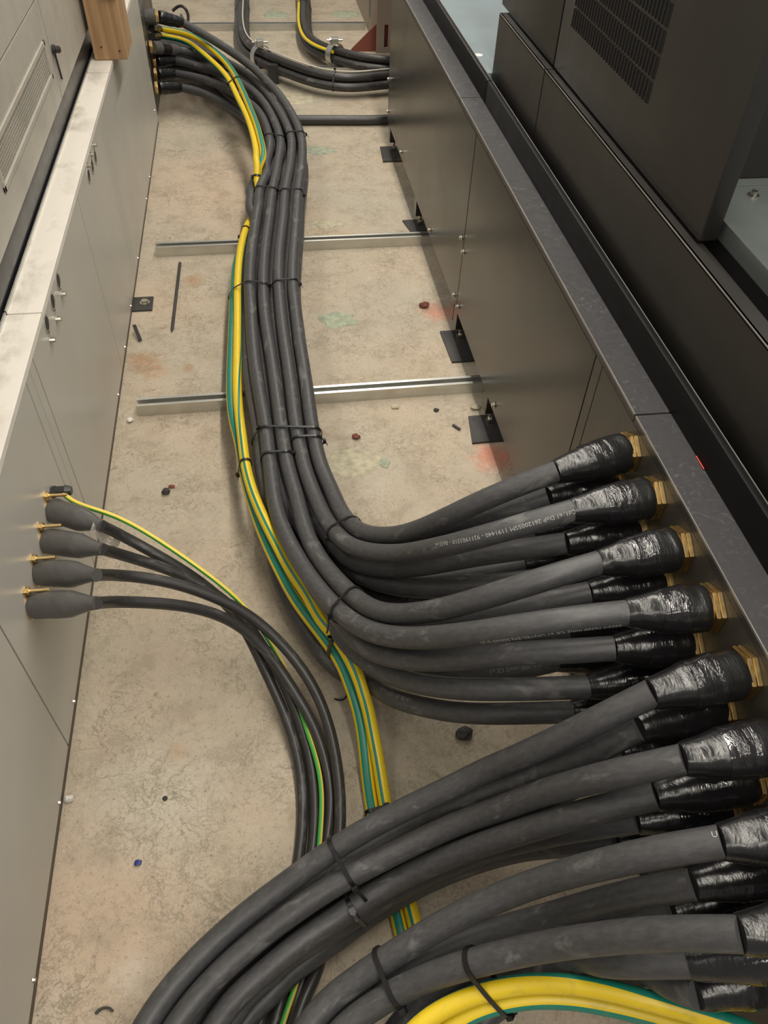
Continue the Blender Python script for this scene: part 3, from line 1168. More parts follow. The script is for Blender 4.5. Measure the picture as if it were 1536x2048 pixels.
def gland(plate, tip, label, group, r0=RC, scale=1.0, brass=True, mat='shrink', tape=True, name='cable_gland'):
    """brass gland screwed into a plate, with a shrink shroud from the brass down to the jacket at tip"""
    p, t = np.array(plate, float), np.array(tip, float)
    d = (t - p)
    L = np.linalg.norm(d)
    d /= L
    root = thing(name, tuple(p), label, 'cable gland', group)
    nrm = (1 if d[0] > 0 else -1, 0, 0)
    off = 0.0
    if brass:
        bm = bm_new()
        add_cyl(bm, p, nrm, 0.0385 * scale, 0.0075 * scale, 6, bevel=0.0012)
        obj('lock_nut', bm, M['brass'], root, True)
        bm = bm_new()
        q = p + np.array(nrm) * 0.0092 * scale
        add_cyl(bm, p + np.array(nrm) * 0.0076 * scale, nrm, 0.030 * scale, 0.010 * scale, 24)
        add_cyl(bm, q, nrm, 0.0385 * scale, 0.0065 * scale, 6, bevel=0.0012)
        obj('gland_body', bm, M['brass'], root, True)
        off = 0.0165 * scale
    a = p + np.array(nrm) * off
    n = 30
    u = np.linspace(0, 1, n)
    C = a[None] * (1 - u)[:, None] + t[None] * u[:, None]
    prof_u = [0, 0.05, 0.30, 0.33, 0.55, 0.80, 0.97, 1.0]
    prof_r = [0.0345 * scale, 0.037 * scale, 0.0365 * scale, 0.0355 * scale, 0.0335 * scale, r0 + 0.0065, r0 + 0.0022, r0 + 0.0008]
    R = np.interp(u, prof_u, prof_r)
    put('heat_shrink_sleeve', tube_mesh('heat_shrink_sleeve', C, R, 28, wrinkle=0.05), M[mat], root)
    if tape:
        v = np.linspace(0.27, 0.60, 14)
        Ct = a[None] * (1 - v)[:, None] + t[None] * v[:, None]
        put('tape_band', tube_mesh('tape_band', Ct, np.interp(v, prof_u, prof_r) + 0.0009, 28, wrinkle=0.05), M['tape'], root)
    return root


def offset(pts, lat, dz):
    p = np.array(pts, float)
    T = np.gradient(p, axis=0)
    T[:, 2] = 0
    T /= np.linalg.norm(T, axis=1)[:, None]
    rt = np.stack([T[:, 1], -T[:, 0], 0 * T[:, 0]], 1)       # right-hand side of the travel direction
    q = p + rt * lat
    q[:, 2] += dz
    return [tuple(v) for v in q]


ORD = ['first', 'second', 'third', 'fourth', 'fifth', 'sixth', 'seventh', 'eighth']
ROW = ['top', 'second', 'third', 'lowest']
GY = [.96, .845, .73, .613, .50, .39, .275, .175]
GZ = [.66, .565, .465, .365]

# ---- aisle run of the four uppermost cables (first = right-hand one), camera side to far side
ZT = 0.1625
TOP_AISLE = [
    [(0.0866, 1.4817, 0.1700), (0.0772, 1.6538, 0.1645), (0.0753, 1.8409, 0.1625), (0.0700, 2.0270, 0.1625), (0.0687, 2.2280, 0.1625), (0.0693, 2.4296, 0.1625), (0.0880, 2.6523, 0.1625), (0.1111, 2.8730, 0.1625), (0.1313, 3.0964, 0.1625), (0.1682, 3.4029, 0.1625)],
    [(0.0448, 1.4861, 0.1700), (0.0330, 1.6583, 0.1645), (0.0300, 1.8453, 0.1625), (0.0238, 2.0313, 0.1625), (0.0199, 2.2323, 0.1625), (0.0213, 2.4336, 0.1625), (0.0355, 2.6564, 0.1625), (0.0596, 2.8768, 0.1625), (0.0791, 3.0999, 0.1625), (0.1190, 3.4059, 0.1625)],
    [(0.0018, 1.4906, 0.1700), (-0.0084, 1.6625, 0.1645), (-0.0153, 1.8497, 0.1625), (-0.0239, 2.0357, 0.1625), (-0.0337, 2.2371, 0.1625), (-0.0317, 2.4380, 0.1625), (-0.0168, 2.6605, 0.1625), (0.0063, 2.8807, 0.1625), (0.0271, 3.1035, 0.1625), (0.0656, 3.4092, 0.1625)],
    [(-0.0438, 1.4954, 0.1700), (-0.0497, 1.6667, 0.1645), (-0.0648, 1.8545, 0.1625), (-0.0745, 2.0404, 0.1625), (-0.0774, 2.2409, 0.1625), (-0.0777, 2.4419, 0.1625), (-0.0637, 2.6642, 0.1625), (-0.0430, 2.8843, 0.1625), (-0.0248, 3.1070, 0.1625), (0.0187, 3.4120, 0.1625)],
]
# far ends: from the last tie towards the far gland box
TOP_FAR = [
    [(0.1811, 3.6551, 0.1680), (0.1469, 3.9056, 0.1850), (0.0850, 4.1131, 0.2100), (-0.0197, 4.3215, 0.2500), (-0.1504, 4.4859, 0.2900), (-0.2810, 4.5851, 0.3350), (-0.3458, 4.6179, 0.3600)],
    [(0.1355, 3.6464, 0.1680), (0.0922, 3.9525, 0.1780), (0.0261, 4.2229, 0.1830), (-0.0780, 4.4628, 0.1900), (-0.1998, 4.6100, 0.2000), (-0.3018, 4.6418, 0.2150), (-0.3853, 4.6164, 0.2350)],
    [(0.0866, 3.6104, 0.1680), (0.0411, 3.9737, 0.1780), (-0.0219, 4.1771, 0.1830), (-0.1055, 4.3267, 0.1850), (-0.2004, 4.4469, 0.1870), (-0.3028, 4.5304, 0.1900), (-0.4126, 4.5854, 0.2000)],
    [(0.0396, 3.6021, 0.1680), (-0.0028, 3.9487, 0.1720), (-0.0729, 4.1115, 0.1720), (-0.1571, 4.2621, 0.1700), (-0.2836, 4.4162, 0.1650), (-0.4134, 4.5095, 0.1600)],
]
TURN = [
    [(0.1036, 1.3919, 0.1800), (0.1194, 1.2790, 0.2200), (0.1368, 1.1860, 0.2650), (0.1695, 1.1064, 0.3200), (0.2175, 1.0483, 0.3800), (0.2633, 0.9873, 0.4718), (0.3049, 0.9473, 0.5486), (0.3829, 0.9299, 0.6160)],
    [(0.0598, 1.3858, 0.1800), (0.0782, 1.2667, 0.2150), (0.0973, 1.1851, 0.2500), (0.1178, 1.1061, 0.2950), (0.1593, 1.0322, 0.3500), (0.2087, 0.9737, 0.4100), (0.2488, 0.9070, 0.4973), (0.2858, 0.8617, 0.5622), (0.3719, 0.8330, 0.6260)],
    [(0.0159, 1.3728, 0.1800), (0.0343, 1.2089, 0.2150), (0.0623, 1.0879, 0.2500), (0.0950, 0.9818, 0.3000), (0.1254, 0.9004, 0.3500), (0.1622, 0.8315, 0.4100), (0.2009, 0.7924, 0.4600), (0.2508, 0.7449, 0.5355), (0.3181, 0.7167, 0.6030), (0.3905, 0.7103, 0.6410)],
    [(-0.0349, 1.3333, 0.1800), (-0.0118, 1.2161, 0.2000), (0.0195, 1.1061, 0.2300), (0.0553, 1.0026, 0.2700), (0.0878, 0.9118, 0.3150), (0.1174, 0.8363, 0.3650), (0.1540, 0.7767, 0.4200), (0.1898, 0.7381, 0.4650), (0.2589, 0.6700, 0.5658), (0.3233, 0.6401, 0.6176), (0.3901, 0.6263, 0.6460)],
]
TIP0 = [(0.4670, 0.9314, 0.6520), (0.4677, 0.8366, 0.6520), (0.4766, 0.7221, 0.6520), (0.4850, 0.6216, 0.6550), (0.4711, 0.4861, 0.6550), (0.4760, 0.3895, 0.6550), (0.4795, 0.2833, 0.6550), (0.4578, 0.1845, 0.6550)]
GL = 'black sleeved brass glands on the right'
CG = 'charcoal power cables'


def gplate(row, col):
    return (0.620, GY[col], GZ[row])


def gland_label(row, col):
    if row == 0:
        return 'black sleeved brass gland in the top row, %s from the far end' % ORD[col]
    return 'black sleeved brass gland in the %s row%s, %s from the far end' % (ROW[row], ' down' if row < 3 else '', ORD[col])


def inside(tip, plate):
    t, p = np.array(tip), np.array(plate)
    return [tuple(t), tuple(t + (p - t) * 0.35), tuple(t + (p - t) * 0.75)]


for i in range(4):
    tip = TIP0[i]
    pts = list(reversed(TOP_FAR[i])) + list(reversed(TOP_AISLE[i])) + TURN[i] + inside(tip, gplate(0, i))
    cable('T%d' % i, pts, 'charcoal power cable on top of the aisle bundle, %s from the right' % ORD[i], group=CG, ends=[tip], give=0.12)
    gland(gplate(0, i), tip, gland_label(0, i), GL)
    if i == 1:
        TEXTS.append(('T1', (0.4642, 0.8396, 0.6480), ('Cd1, e1 DoP 2612005SM 1191440 - 9211903310 - 0633 m', -1, 0.80, 0.0105)))
    if i == 3:
        TEXTS.append(('T3', (0.4801, 0.6213, 0.6550), ('2222-I 1x300 mm2 CE e1 UNTEL-EN 50525-2-21', -1, 1.72, 0.0105)))

# ---- the cables underneath, each to its own lower gland
LOW = {
    (1, 0): [(0.1353, 1.2132, 0.1900), (0.1729, 1.1381, 0.2400), (0.2189, 1.0791, 0.3100), (0.2725, 1.0352, 0.3800), (0.3224, 0.9884, 0.4619), (0.3585, 0.9582, 0.5139), (0.4091, 0.9348, 0.5580)],
    (1, 1): [(0.1160, 1.1448, 0.2000), (0.1494, 1.0862, 0.2400), (0.2094, 1.0157, 0.3100), (0.2684, 0.9391, 0.4094), (0.3434, 0.8831, 0.4972), (0.4155, 0.8433, 0.5531)],
    (1, 2): [(0.0700, 1.0887, 0.1900), (0.1018, 1.0095, 0.2250), (0.1360, 0.9359, 0.2700), (0.1838, 0.8540, 0.3400), (0.2378, 0.7990, 0.4100), (0.2874, 0.7570, 0.4774), (0.3450, 0.7309, 0.5312), (0.4093, 0.7216, 0.5606)],
    (1, 3): [(-0.0118, 1.2908, 0.1500), (0.0295, 1.1454, 0.1800), (0.0652, 1.0313, 0.2050), (0.0918, 0.9342, 0.2400), (0.1122, 0.8670, 0.2700), (0.1473, 0.8003, 0.3250), (0.1928, 0.7437, 0.3850), (0.2377, 0.7089, 0.4300), (0.2710, 0.6800, 0.4773), (0.3388, 0.6464, 0.5309), (0.4074, 0.6242, 0.5601)],
    (2, 0): [(0.1370, 1.2284, 0.1500), (0.1750, 1.1465, 0.1900), (0.2319, 1.0730, 0.2500), (0.2908, 1.0024, 0.3418), (0.3503, 0.9666, 0.4073), (0.4122, 0.9489, 0.4476)],
    (2, 1): [(0.1087, 1.1917, 0.1500), (0.1461, 1.1019, 0.1900), (0.2012, 1.0174, 0.2500), (0.2590, 0.9394, 0.3325), (0.3235, 0.8849, 0.3989), (0.4000, 0.8565, 0.4401)],
    (2, 2): [(0.0546, 1.1216, 0.1500), (0.1015, 1.0084, 0.1800), (0.1463, 0.9263, 0.2200), (0.1962, 0.8517, 0.2800), (0.2505, 0.7904, 0.3509), (0.3206, 0.7495, 0.4153), (0.4033, 0.7333, 0.4520)],
    (2, 3): [(0.0099, 1.1650, 0.1300), (0.0531, 1.0356, 0.1500), (0.0930, 0.9276, 0.1800), (0.1377, 0.8436, 0.2200), (0.1849, 0.7751, 0.2700), (0.2283, 0.7153, 0.3364), (0.2785, 0.6699, 0.3913), (0.3768, 0.6298, 0.4415)],
    (3, 0): [(0.1393, 1.2492, 0.1100), (0.1781, 1.1612, 0.1300), (0.2363, 1.0789, 0.1800), (0.2893, 1.0133, 0.2494), (0.3378, 0.9803, 0.2987), (0.3829, 0.9634, 0.3323)],
    (3, 1): [(0.1109, 1.2166, 0.1100), (0.1497, 1.1263, 0.1300), (0.2084, 1.0451, 0.1700), (0.2606, 0.9714, 0.2372), (0.3213, 0.9183, 0.2929), (0.3992, 0.8738, 0.3414)],
    (3, 2): [(0.0552, 1.1451, 0.1000), (0.1029, 1.0232, 0.1200), (0.1487, 0.9343, 0.1500), (0.2020, 0.8607, 0.1900), (0.2585, 0.7904, 0.2543), (0.3352, 0.7427, 0.3103), (0.3995, 0.7223, 0.3470)],
    (3, 3): [(-0.0457, 1.2347, 0.0500), (0.0051, 1.0729, 0.0550), (0.0561, 0.9637, 0.0600), (0.1057, 0.8934, 0.0800), (0.1548, 0.8285, 0.1300), (0.2080, 0.7541, 0.2050), (0.2686, 0.6950, 0.2672), (0.3139, 0.6618, 0.3104), (0.3672, 0.6390, 0.3422)],
}
LOWTIP = {(1, 0): (0.4650, 0.9313, 0.5861), (1, 1): (0.4700, 0.8291, 0.5763), (1, 2): (0.4750, 0.7189, 0.5763), (1, 3): (0.4800, 0.6113, 0.5753),
          (2, 0): (0.4650, 0.9525, 0.4652), (2, 1): (0.4650, 0.8440, 0.4603), (2, 2): (0.4650, 0.7239, 0.4691), (2, 3): (0.4680, 0.6130, 0.4579),
          (3, 0): (0.4670, 0.9573, 0.3595), (3, 1): (0.4650, 0.8457, 0.3628), (3, 2): (0.4660, 0.7233, 0.3640), (3, 3): (0.4630, 0.6182, 0.3644)}
# layer, lateral shift, drop, which top cable it lies under
LAYER = {1: (-0.021, -0.034), 2: (0.006, -0.068), 3: (-0.016, -0.1015)}
for (row, col), turn in LOW.items():
    lat, dz = LAYER[row]

    a = [(p[0] + lat, p[1], max(p[2] + dz, 0.0608)) for p in list(reversed(TOP_AISLE[col]))]
    a = a[:-1] if row != 1 else a
    F = list(reversed(offset(TOP_FAR[1][:4], (1 - col) * 0.042, 0)))
    yz = (4.955 - 0.058 * col, (0.20, 0.135, 0.075)[row - 1])
    f = [(-0.518, *yz), (-0.42, *yz), (-0.33, yz[0] - .02, yz[1] - .005)] + [(p[0], p[1], max(0.0205, 0.168 - 0.042 * row)) for p in F]
    pts = f + a + turn + inside(LOWTIP[(row, col)], gplate(row, col))

    cable('L%d%d' % (row, col), pts,
              'charcoal aisle cable leaving the %s row of glands, %s from the far end' % (ROW[row], ORD[col]), group=CG, ends=[LOWTIP[(row, col)]])
    gland(gplate(row, col), LOWTIP[(row, col)], gland_label(row, col), GL, tape=(row < 3))
    if (row, col) == (3, 1):
        TEXTS.append(('L31', (0.3076, 0.9881, 0.2400), ('1191440 - 0999 m', -1, 0.5, 0.011, 'print_dark')))
    if (row, col) == (3, 2):
        TEXTS.append(('L32', (0.4669, 0.7232, 0.3500), ('22-IH0Z 1x300 mm2 CE e1', -1, 0.45, 0.011, 'print_dark')))
    if (row, col) == (3, 3):
        TEXTS.append(('L33', (0.2155, 0.7459, 0.2100), ('UNTEL-EN 50525 1x300', -1, 0.35, 0.011, 'print_dark')))

# ---- near bundle (fifth and sixth glands) sweeping to the lower left
END5 = [(-0.40, 0.02, .13), (-0.42, -0.25, .12)]
NEAR = {
    (0, 4): [(0.4274, 0.4812, 0.6275), (0.3926, 0.4860, 0.5768), (0.3191, 0.5039, 0.4637), (0.2962, 0.5206, 0.3950), (0.2437, 0.5230, 0.3450), (0.1846, 0.5211, 0.3000), (0.0825, 0.5060, 0.2400), (0.0242, 0.4903, 0.2100), (-0.0554, 0.4571, 0.1800), (-0.1330, 0.4200, 0.1600), (-0.2068, 0.3710, 0.1500), (-0.2908, 0.2856, 0.1450)],
    (0, 5): [(0.4162, 0.4012, 0.6100), (0.3720, 0.4257, 0.5292), (0.3255, 0.4557, 0.4213), (0.2517, 0.4809, 0.3000), (0.1544, 0.4714, 0.2350), (0.0767, 0.4542, 0.2050), (0.0190, 0.4393, 0.1850), (-0.0590, 0.4073, 0.1650), (-0.1349, 0.3690, 0.1500), (-0.2064, 0.3177, 0.1450), (-0.2526, 0.2733, 0.1400)],
    (1, 4): [(0.4043, 0.4726, 0.5070), (0.3258, 0.4923, 0.4045), (0.2546, 0.5105, 0.3001), (0.1764, 0.5201, 0.1950), (0.0823, 0.4944, 0.1600), (0.0217, 0.4751, 0.1400), (-0.0599, 0.4380, 0.1200), (-0.1383, 0.3947, 0.1100), (-0.2124, 0.3411, 0.1050), (-0.2676, 0.2853, 0.1000)],
    (1, 5): [(0.3828, 0.3957, 0.4921), (0.3211, 0.4186, 0.3881), (0.2456, 0.4390, 0.2744), (0.1528, 0.4425, 0.1800), (0.0815, 0.4232, 0.1550), (0.0380, 0.4082, 0.1450), (-0.0126, 0.3871, 0.1300), (-0.0901, 0.3460, 0.1200), (-0.1635, 0.3010, 0.1100), (-0.1952, 0.2713, 0.1050)],
    (2, 4): [(0.4045, 0.4911, 0.4002), (0.3448, 0.5054, 0.3101), (0.2705, 0.5193, 0.2081), (0.1806, 0.5186, 0.1250), (0.0823, 0.4875, 0.1000), (0.0197, 0.4619, 0.0900), (-0.0631, 0.4208, 0.0800), (-0.1426, 0.3736, 0.0700), (-0.2088, 0.3223, 0.0680), (-0.2411, 0.2874, 0.0660)],
    (2, 5): [(0.3850, 0.4097, 0.3899), (0.3283, 0.4342, 0.2967), (0.2568, 0.4517, 0.2007), (0.1567, 0.4451, 0.1200), (0.0823, 0.4210, 0.1000), (-0.0144, 0.3807, 0.0850), (-0.0935, 0.3390, 0.0750), (-0.1589, 0.2934, 0.0700), (-0.1837, 0.2723, 0.0680)],
    (3, 4): [(0.4068, 0.5025, 0.2775), (0.3319, 0.5107, 0.1916), (0.2459, 0.5111, 0.1227), (0.1515, 0.4939, 0.0620), (0.0516, 0.4525, 0.0500), (-0.0446, 0.4036, 0.0420), (-0.1357, 0.3487, 0.0380), (-0.2043, 0.2910, 0.0360)],
    (3, 5): [(0.4058, 0.4204, 0.2916), (0.3477, 0.4506, 0.2046), (0.2666, 0.4604, 0.1310), (0.1730, 0.4526, 0.0700), (0.0831, 0.4208, 0.0560), (-0.0161, 0.3744, 0.0460), (-0.0965, 0.3277, 0.0400), (-0.1624, 0.2778, 0.0380)],
}
NTIP = {(1, 4): (0.4660, 0.4709, 0.5840), (1, 5): (0.4670, 0.3847, 0.5541), (2, 4): (0.4720, 0.4885, 0.4804), (2, 5): (0.4680, 0.3881, 0.4598),
        (3, 4): (0.4650, 0.5003, 0.3649), (3, 5): (0.4650, 0.3909, 0.3631)}
shift = {(0, 4): (0, 0), (0, 5): (.05, 0), (1, 4): (.02, -.04), (1, 5): (.095, -.035), (2, 4): (.04, -.075), (2, 5): (.10, -.07), (3, 4): (.07, -.10), (3, 5): (.12, -.095)}
for (row, col), pts in NEAR.items():
    tip = TIP0[col] if row == 0 else NTIP[(row, col)]
    sx, sz = shift[(row, col)]
    end = [(x + sx, y, max(.03, z + sz)) for x, y, z in END5]
    cable('N%d%d' % (row, col), inside(tip, gplate(row, col))[::-1] + pts + end,
          'charcoal cable sweeping lower left from the %s row of glands, %s from the far end' % (ROW[row], ORD[col]), group=CG, ends=[tip], give=0.15 if row == 0 or (row, col) == (1, 5) else 1.0, free=-1)
    gland(gplate(row, col), tip, gland_label(row, col), GL, tape=(row < 3))

# ---- nearest bundle (seventh and eighth glands)
NEAR2 = {
    (0, 6): [(0.4341, 0.2901, 0.6325), (0.3922, 0.2986, 0.5904), (0.3399, 0.3138, 0.5148), (0.2893, 0.3270, 0.4300), (0.2112, 0.3245, 0.3600), (0.1643, 0.3161, 0.3250), (0.1243, 0.3071, 0.2950), (0.0742, 0.2922, 0.2650), (0.0282, 0.2761, 0.2400), (-0.0204, 0.2551, 0.2250)],
    (0, 7): [(0.4265, 0.1961, 0.6300), (0.3960, 0.2105, 0.5904), (0.3334, 0.2334, 0.5020), (0.2928, 0.2489, 0.4300), (0.2469, 0.2541, 0.3900), (0.1981, 0.2584, 0.3500), (0.1544, 0.2585, 0.3150), (0.1166, 0.2563, 0.2850), (0.0729, 0.2467, 0.2550), (0.0271, 0.2314, 0.2350), (-0.0039, 0.2208, 0.2250)],
    (1, 6): [(0.4267, 0.2737, 0.5278), (0.3979, 0.2838, 0.4734), (0.3600, 0.2966, 0.3993), (0.3269, 0.3053, 0.3350), (0.2754, 0.3102, 0.2950), (0.2178, 0.3073, 0.2700), (0.1674, 0.2992, 0.2500), (0.1250, 0.2901, 0.2350), (0.0734, 0.2748, 0.2100), (0.0261, 0.2577, 0.1950), (-0.0186, 0.2357, 0.1850)],
    (1, 7): [(0.4109, 0.2013, 0.4867), (0.3829, 0.2156, 0.4383), (0.3386, 0.2334, 0.3383), (0.2918, 0.2476, 0.2400), (0.2245, 0.2423, 0.2000), (0.1586, 0.2212, 0.1800)],
    (2, 6): [(0.4277, 0.2728, 0.4238), (0.3875, 0.2835, 0.3605), (0.3330, 0.2917, 0.2827), (0.2757, 0.2929, 0.2100), (0.2098, 0.2762, 0.1800), (0.1506, 0.2565, 0.1600), (0.0986, 0.2310, 0.1500)],
    (2, 7): [(0.4401, 0.1823, 0.4115), (0.4072, 0.2062, 0.3336), (0.3623, 0.2362, 0.2302), (0.3081, 0.2463, 0.1400), (0.2401, 0.2309, 0.1200)],
}
N2TIP = {(1, 6): (0.4660, 0.2642, 0.5656), (1, 7): (0.4550, 0.1928, 0.4984), (2, 6): (0.4680, 0.2635, 0.4677), (2, 7): (0.4670, 0.1647, 0.4580)}
shift2 = {(0, 6): (0, 0), (0, 7): (.045, .0), (1, 6): (.022, -.04), (1, 7): (.09, -.05), (2, 6): (.045, -.08), (2, 7): (.11, -.1)}
for (row, col), pts in NEAR2.items():
    tip = TIP0[col] if row == 0 else N2TIP[(row, col)]
    sx, sz = shift2[(row, col)]
    lx, ly, lz = pts[-1]
    end = [(lx - .08, ly - .13, max(.03, lz - .02)), (lx - .12, ly - .30, max(.03, lz - .04))]
    cable('M%d%d' % (row, col), inside(tip, gplate(row, col))[::-1] + pts + end,
              'charcoal cable of the nearest bundle, %s row of glands, %s from the far end' % (ROW[row], ORD[col]), group=CG, ends=[tip], give=0.12 if row == 0 else 1.0, free=-1)
    gland(gplate(row, col), tip, gland_label(row, col), GL, tape=(row < 3))
    if (row, col) == (0, 6):
        TEXTS.append(('M06', (0.4796, 0.2905, 0.6550), ('U', 1, 0.15, 0.011)))

# ------------------------------------------------------------------ green and yellow earth cables
RE = 0.0138
cable('EY', [(-0.4798, 4.7602, 0.2620), (-0.3579, 4.6833, 0.2620), (-0.2352, 4.4541, 0.2500), (-0.1395, 4.2012, 0.2400), (-0.0907, 3.9454, 0.2300), (-0.0481, 3.7124, 0.2200), (-0.0242, 3.4841, 0.2100), (-0.0174, 3.2710, 0.1900), (-0.0218, 3.2391, 0.1500), (-0.0307, 3.1672, 0.1180),
             (-0.0573, 3.0140, 0.1150), (-0.0869, 2.8618, 0.1250), (-0.1094, 2.6512, 0.1400), (-0.1172, 2.4636, 0.1400), (-0.1184, 2.2873, 0.1350), (-0.1245, 2.1100, 0.1300), (-0.1297, 1.9418, 0.1300), (-0.1268, 1.7816, 0.1350), (-0.1177, 1.6622, 0.1450), (-0.1085, 1.5198, 0.1550),
             (-0.0911, 1.4145, 0.1600), (-0.0716, 1.3376, 0.1650), (-0.0530, 1.2771, 0.1650), (-0.0296, 1.2104, 0.1650), (-0.0031, 1.1426, 0.1600), (0.0357, 1.0578, 0.1550), (0.0664, 0.9957, 0.1500), (0.0890, 0.9427, 0.1520), (0.1083, 0.8894, 0.1480), (0.1238, 0.8456, 0.1300),
             (0.1324, 0.8060, 0.0900), (0.1340, 0.7630, 0.0580), (0.1373, 0.7093, 0.0300), (0.1372, 0.6365, 0.0160), (0.1435, 0.5521, 0.0200), (0.1525, 0.4747, 0.0220), (0.1600, 0.4081, 0.0220), (0.1674, 0.3518, 0.0220), (0.1718, 0.2882, 0.0200)],
      'green-yellow earth cable, right-hand and more yellow of the aisle pair', 'earth', RE, 'earth_cable', 'cable', 'aisle earth cables',
      [(0, .81), (.35, .81), (.60, .72), (.69, .50), (1, .47)], give=0.12, free=-1)
cable('EG', [(-0.4776, 4.7952, 0.2850), (-0.3385, 4.7264, 0.2800), (-0.2159, 4.5247, 0.2700), (-0.1200, 4.2641, 0.2600), (-0.0693, 4.0010, 0.2500), (-0.0340, 3.7622, 0.2400), (-0.0100, 3.5574, 0.2250), (-0.0002, 3.3818, 0.2050), (-0.0022, 3.2941, 0.1650), (-0.0180, 3.2385, 0.0950), (-0.0525, 3.0745, 0.0850),
             (-0.0884, 2.9103, 0.1000), (-0.1243, 2.6313, 0.1200), (-0.1332, 2.4559, 0.1200), (-0.1405, 2.2724, 0.1150), (-0.1472, 2.0970, 0.1100), (-0.1514, 1.9304, 0.1100), (-0.1447, 1.7713, 0.1150), (-0.1276, 1.6633, 0.1150), (-0.1164, 1.5363, 0.1250),
             (-0.0976, 1.4154, 0.1300), (-0.0742, 1.3087, 0.1300), (-0.0464, 1.2116, 0.1280), (-0.0193, 1.1413, 0.1220), (0.0089, 1.0730, 0.1150), (0.0431, 1.0109, 0.1080), (0.0776, 0.9426, 0.1100), (0.0986, 0.8893, 0.1030), (0.1116, 0.8194, 0.0700),
             (0.1202, 0.7713, 0.0450), (0.1249, 0.7036, 0.0240), (0.1260, 0.6375, 0.0145), (0.1341, 0.5554, 0.0142), (0.1437, 0.4783, 0.0142), (0.1488, 0.4117, 0.0142), (0.1542, 0.3472, 0.0142), (0.1597, 0.2833, 0.0142)],
      'green-yellow earth cable, left-hand and greener of the aisle pair', 'earth', RE, 'earth_cable', 'cable', 'aisle earth cables',
      [(0, .13), (.3, .12), (.5, .05), (1, .08)], give=0.2, free=-1)
cable('E1', [(0.606, -0.02, .325), (0.58, 0.03, .33), (0.6002, 0.1086, 0.3550), (0.5348, 0.1335, 0.3800), (0.4788, 0.1558, 0.3880), (0.4087, 0.1858, 0.3820), (0.3566, 0.2079, 0.3670), (0.3162, 0.2195, 0.3550), (0.2842, 0.2263, 0.3400), (0.2371, 0.2284, 0.3300), (0.1951, 0.2257, 0.3150), (0.1524, 0.2175, 0.3000), (0.1130, 0.2053, 0.2800), (0.03, 0.10, .24), (-0.01, -0.10, .18)],
      'thick green-yellow earth cable arching across the lower right corner, upper of two', 'earth', RE, 'earth_cable', 'cable', 'lower right earth cables',
      [(0, .06), (.25, .03), (.45, -.08), (.65, -.2), (1, -.2)], give=0.05)
cable('E2', [(0.606, -0.12, .29), (0.57, -0.045, .297), (0.5662, 0.1179, 0.3050), (0.5147, 0.1408, 0.3100), (0.4619, 0.1622, 0.3150), (0.3842, 0.1911, 0.3180), (0.3341, 0.2047, 0.3180), (0.2787, 0.2131, 0.3130), (0.2354, 0.2141, 0.3020), (0.1944, 0.2093, 0.2900), (0.1545, 0.1995, 0.2700), (0.06, 0.08, .23), (0.03, -0.12, .18)],
      'thick green-yellow earth cable arching across the lower right corner, lower of two', 'earth', RE, 'earth_cable', 'cable', 'lower right earth cables',
      [(0, .32), (1, .32)], give=0.08)

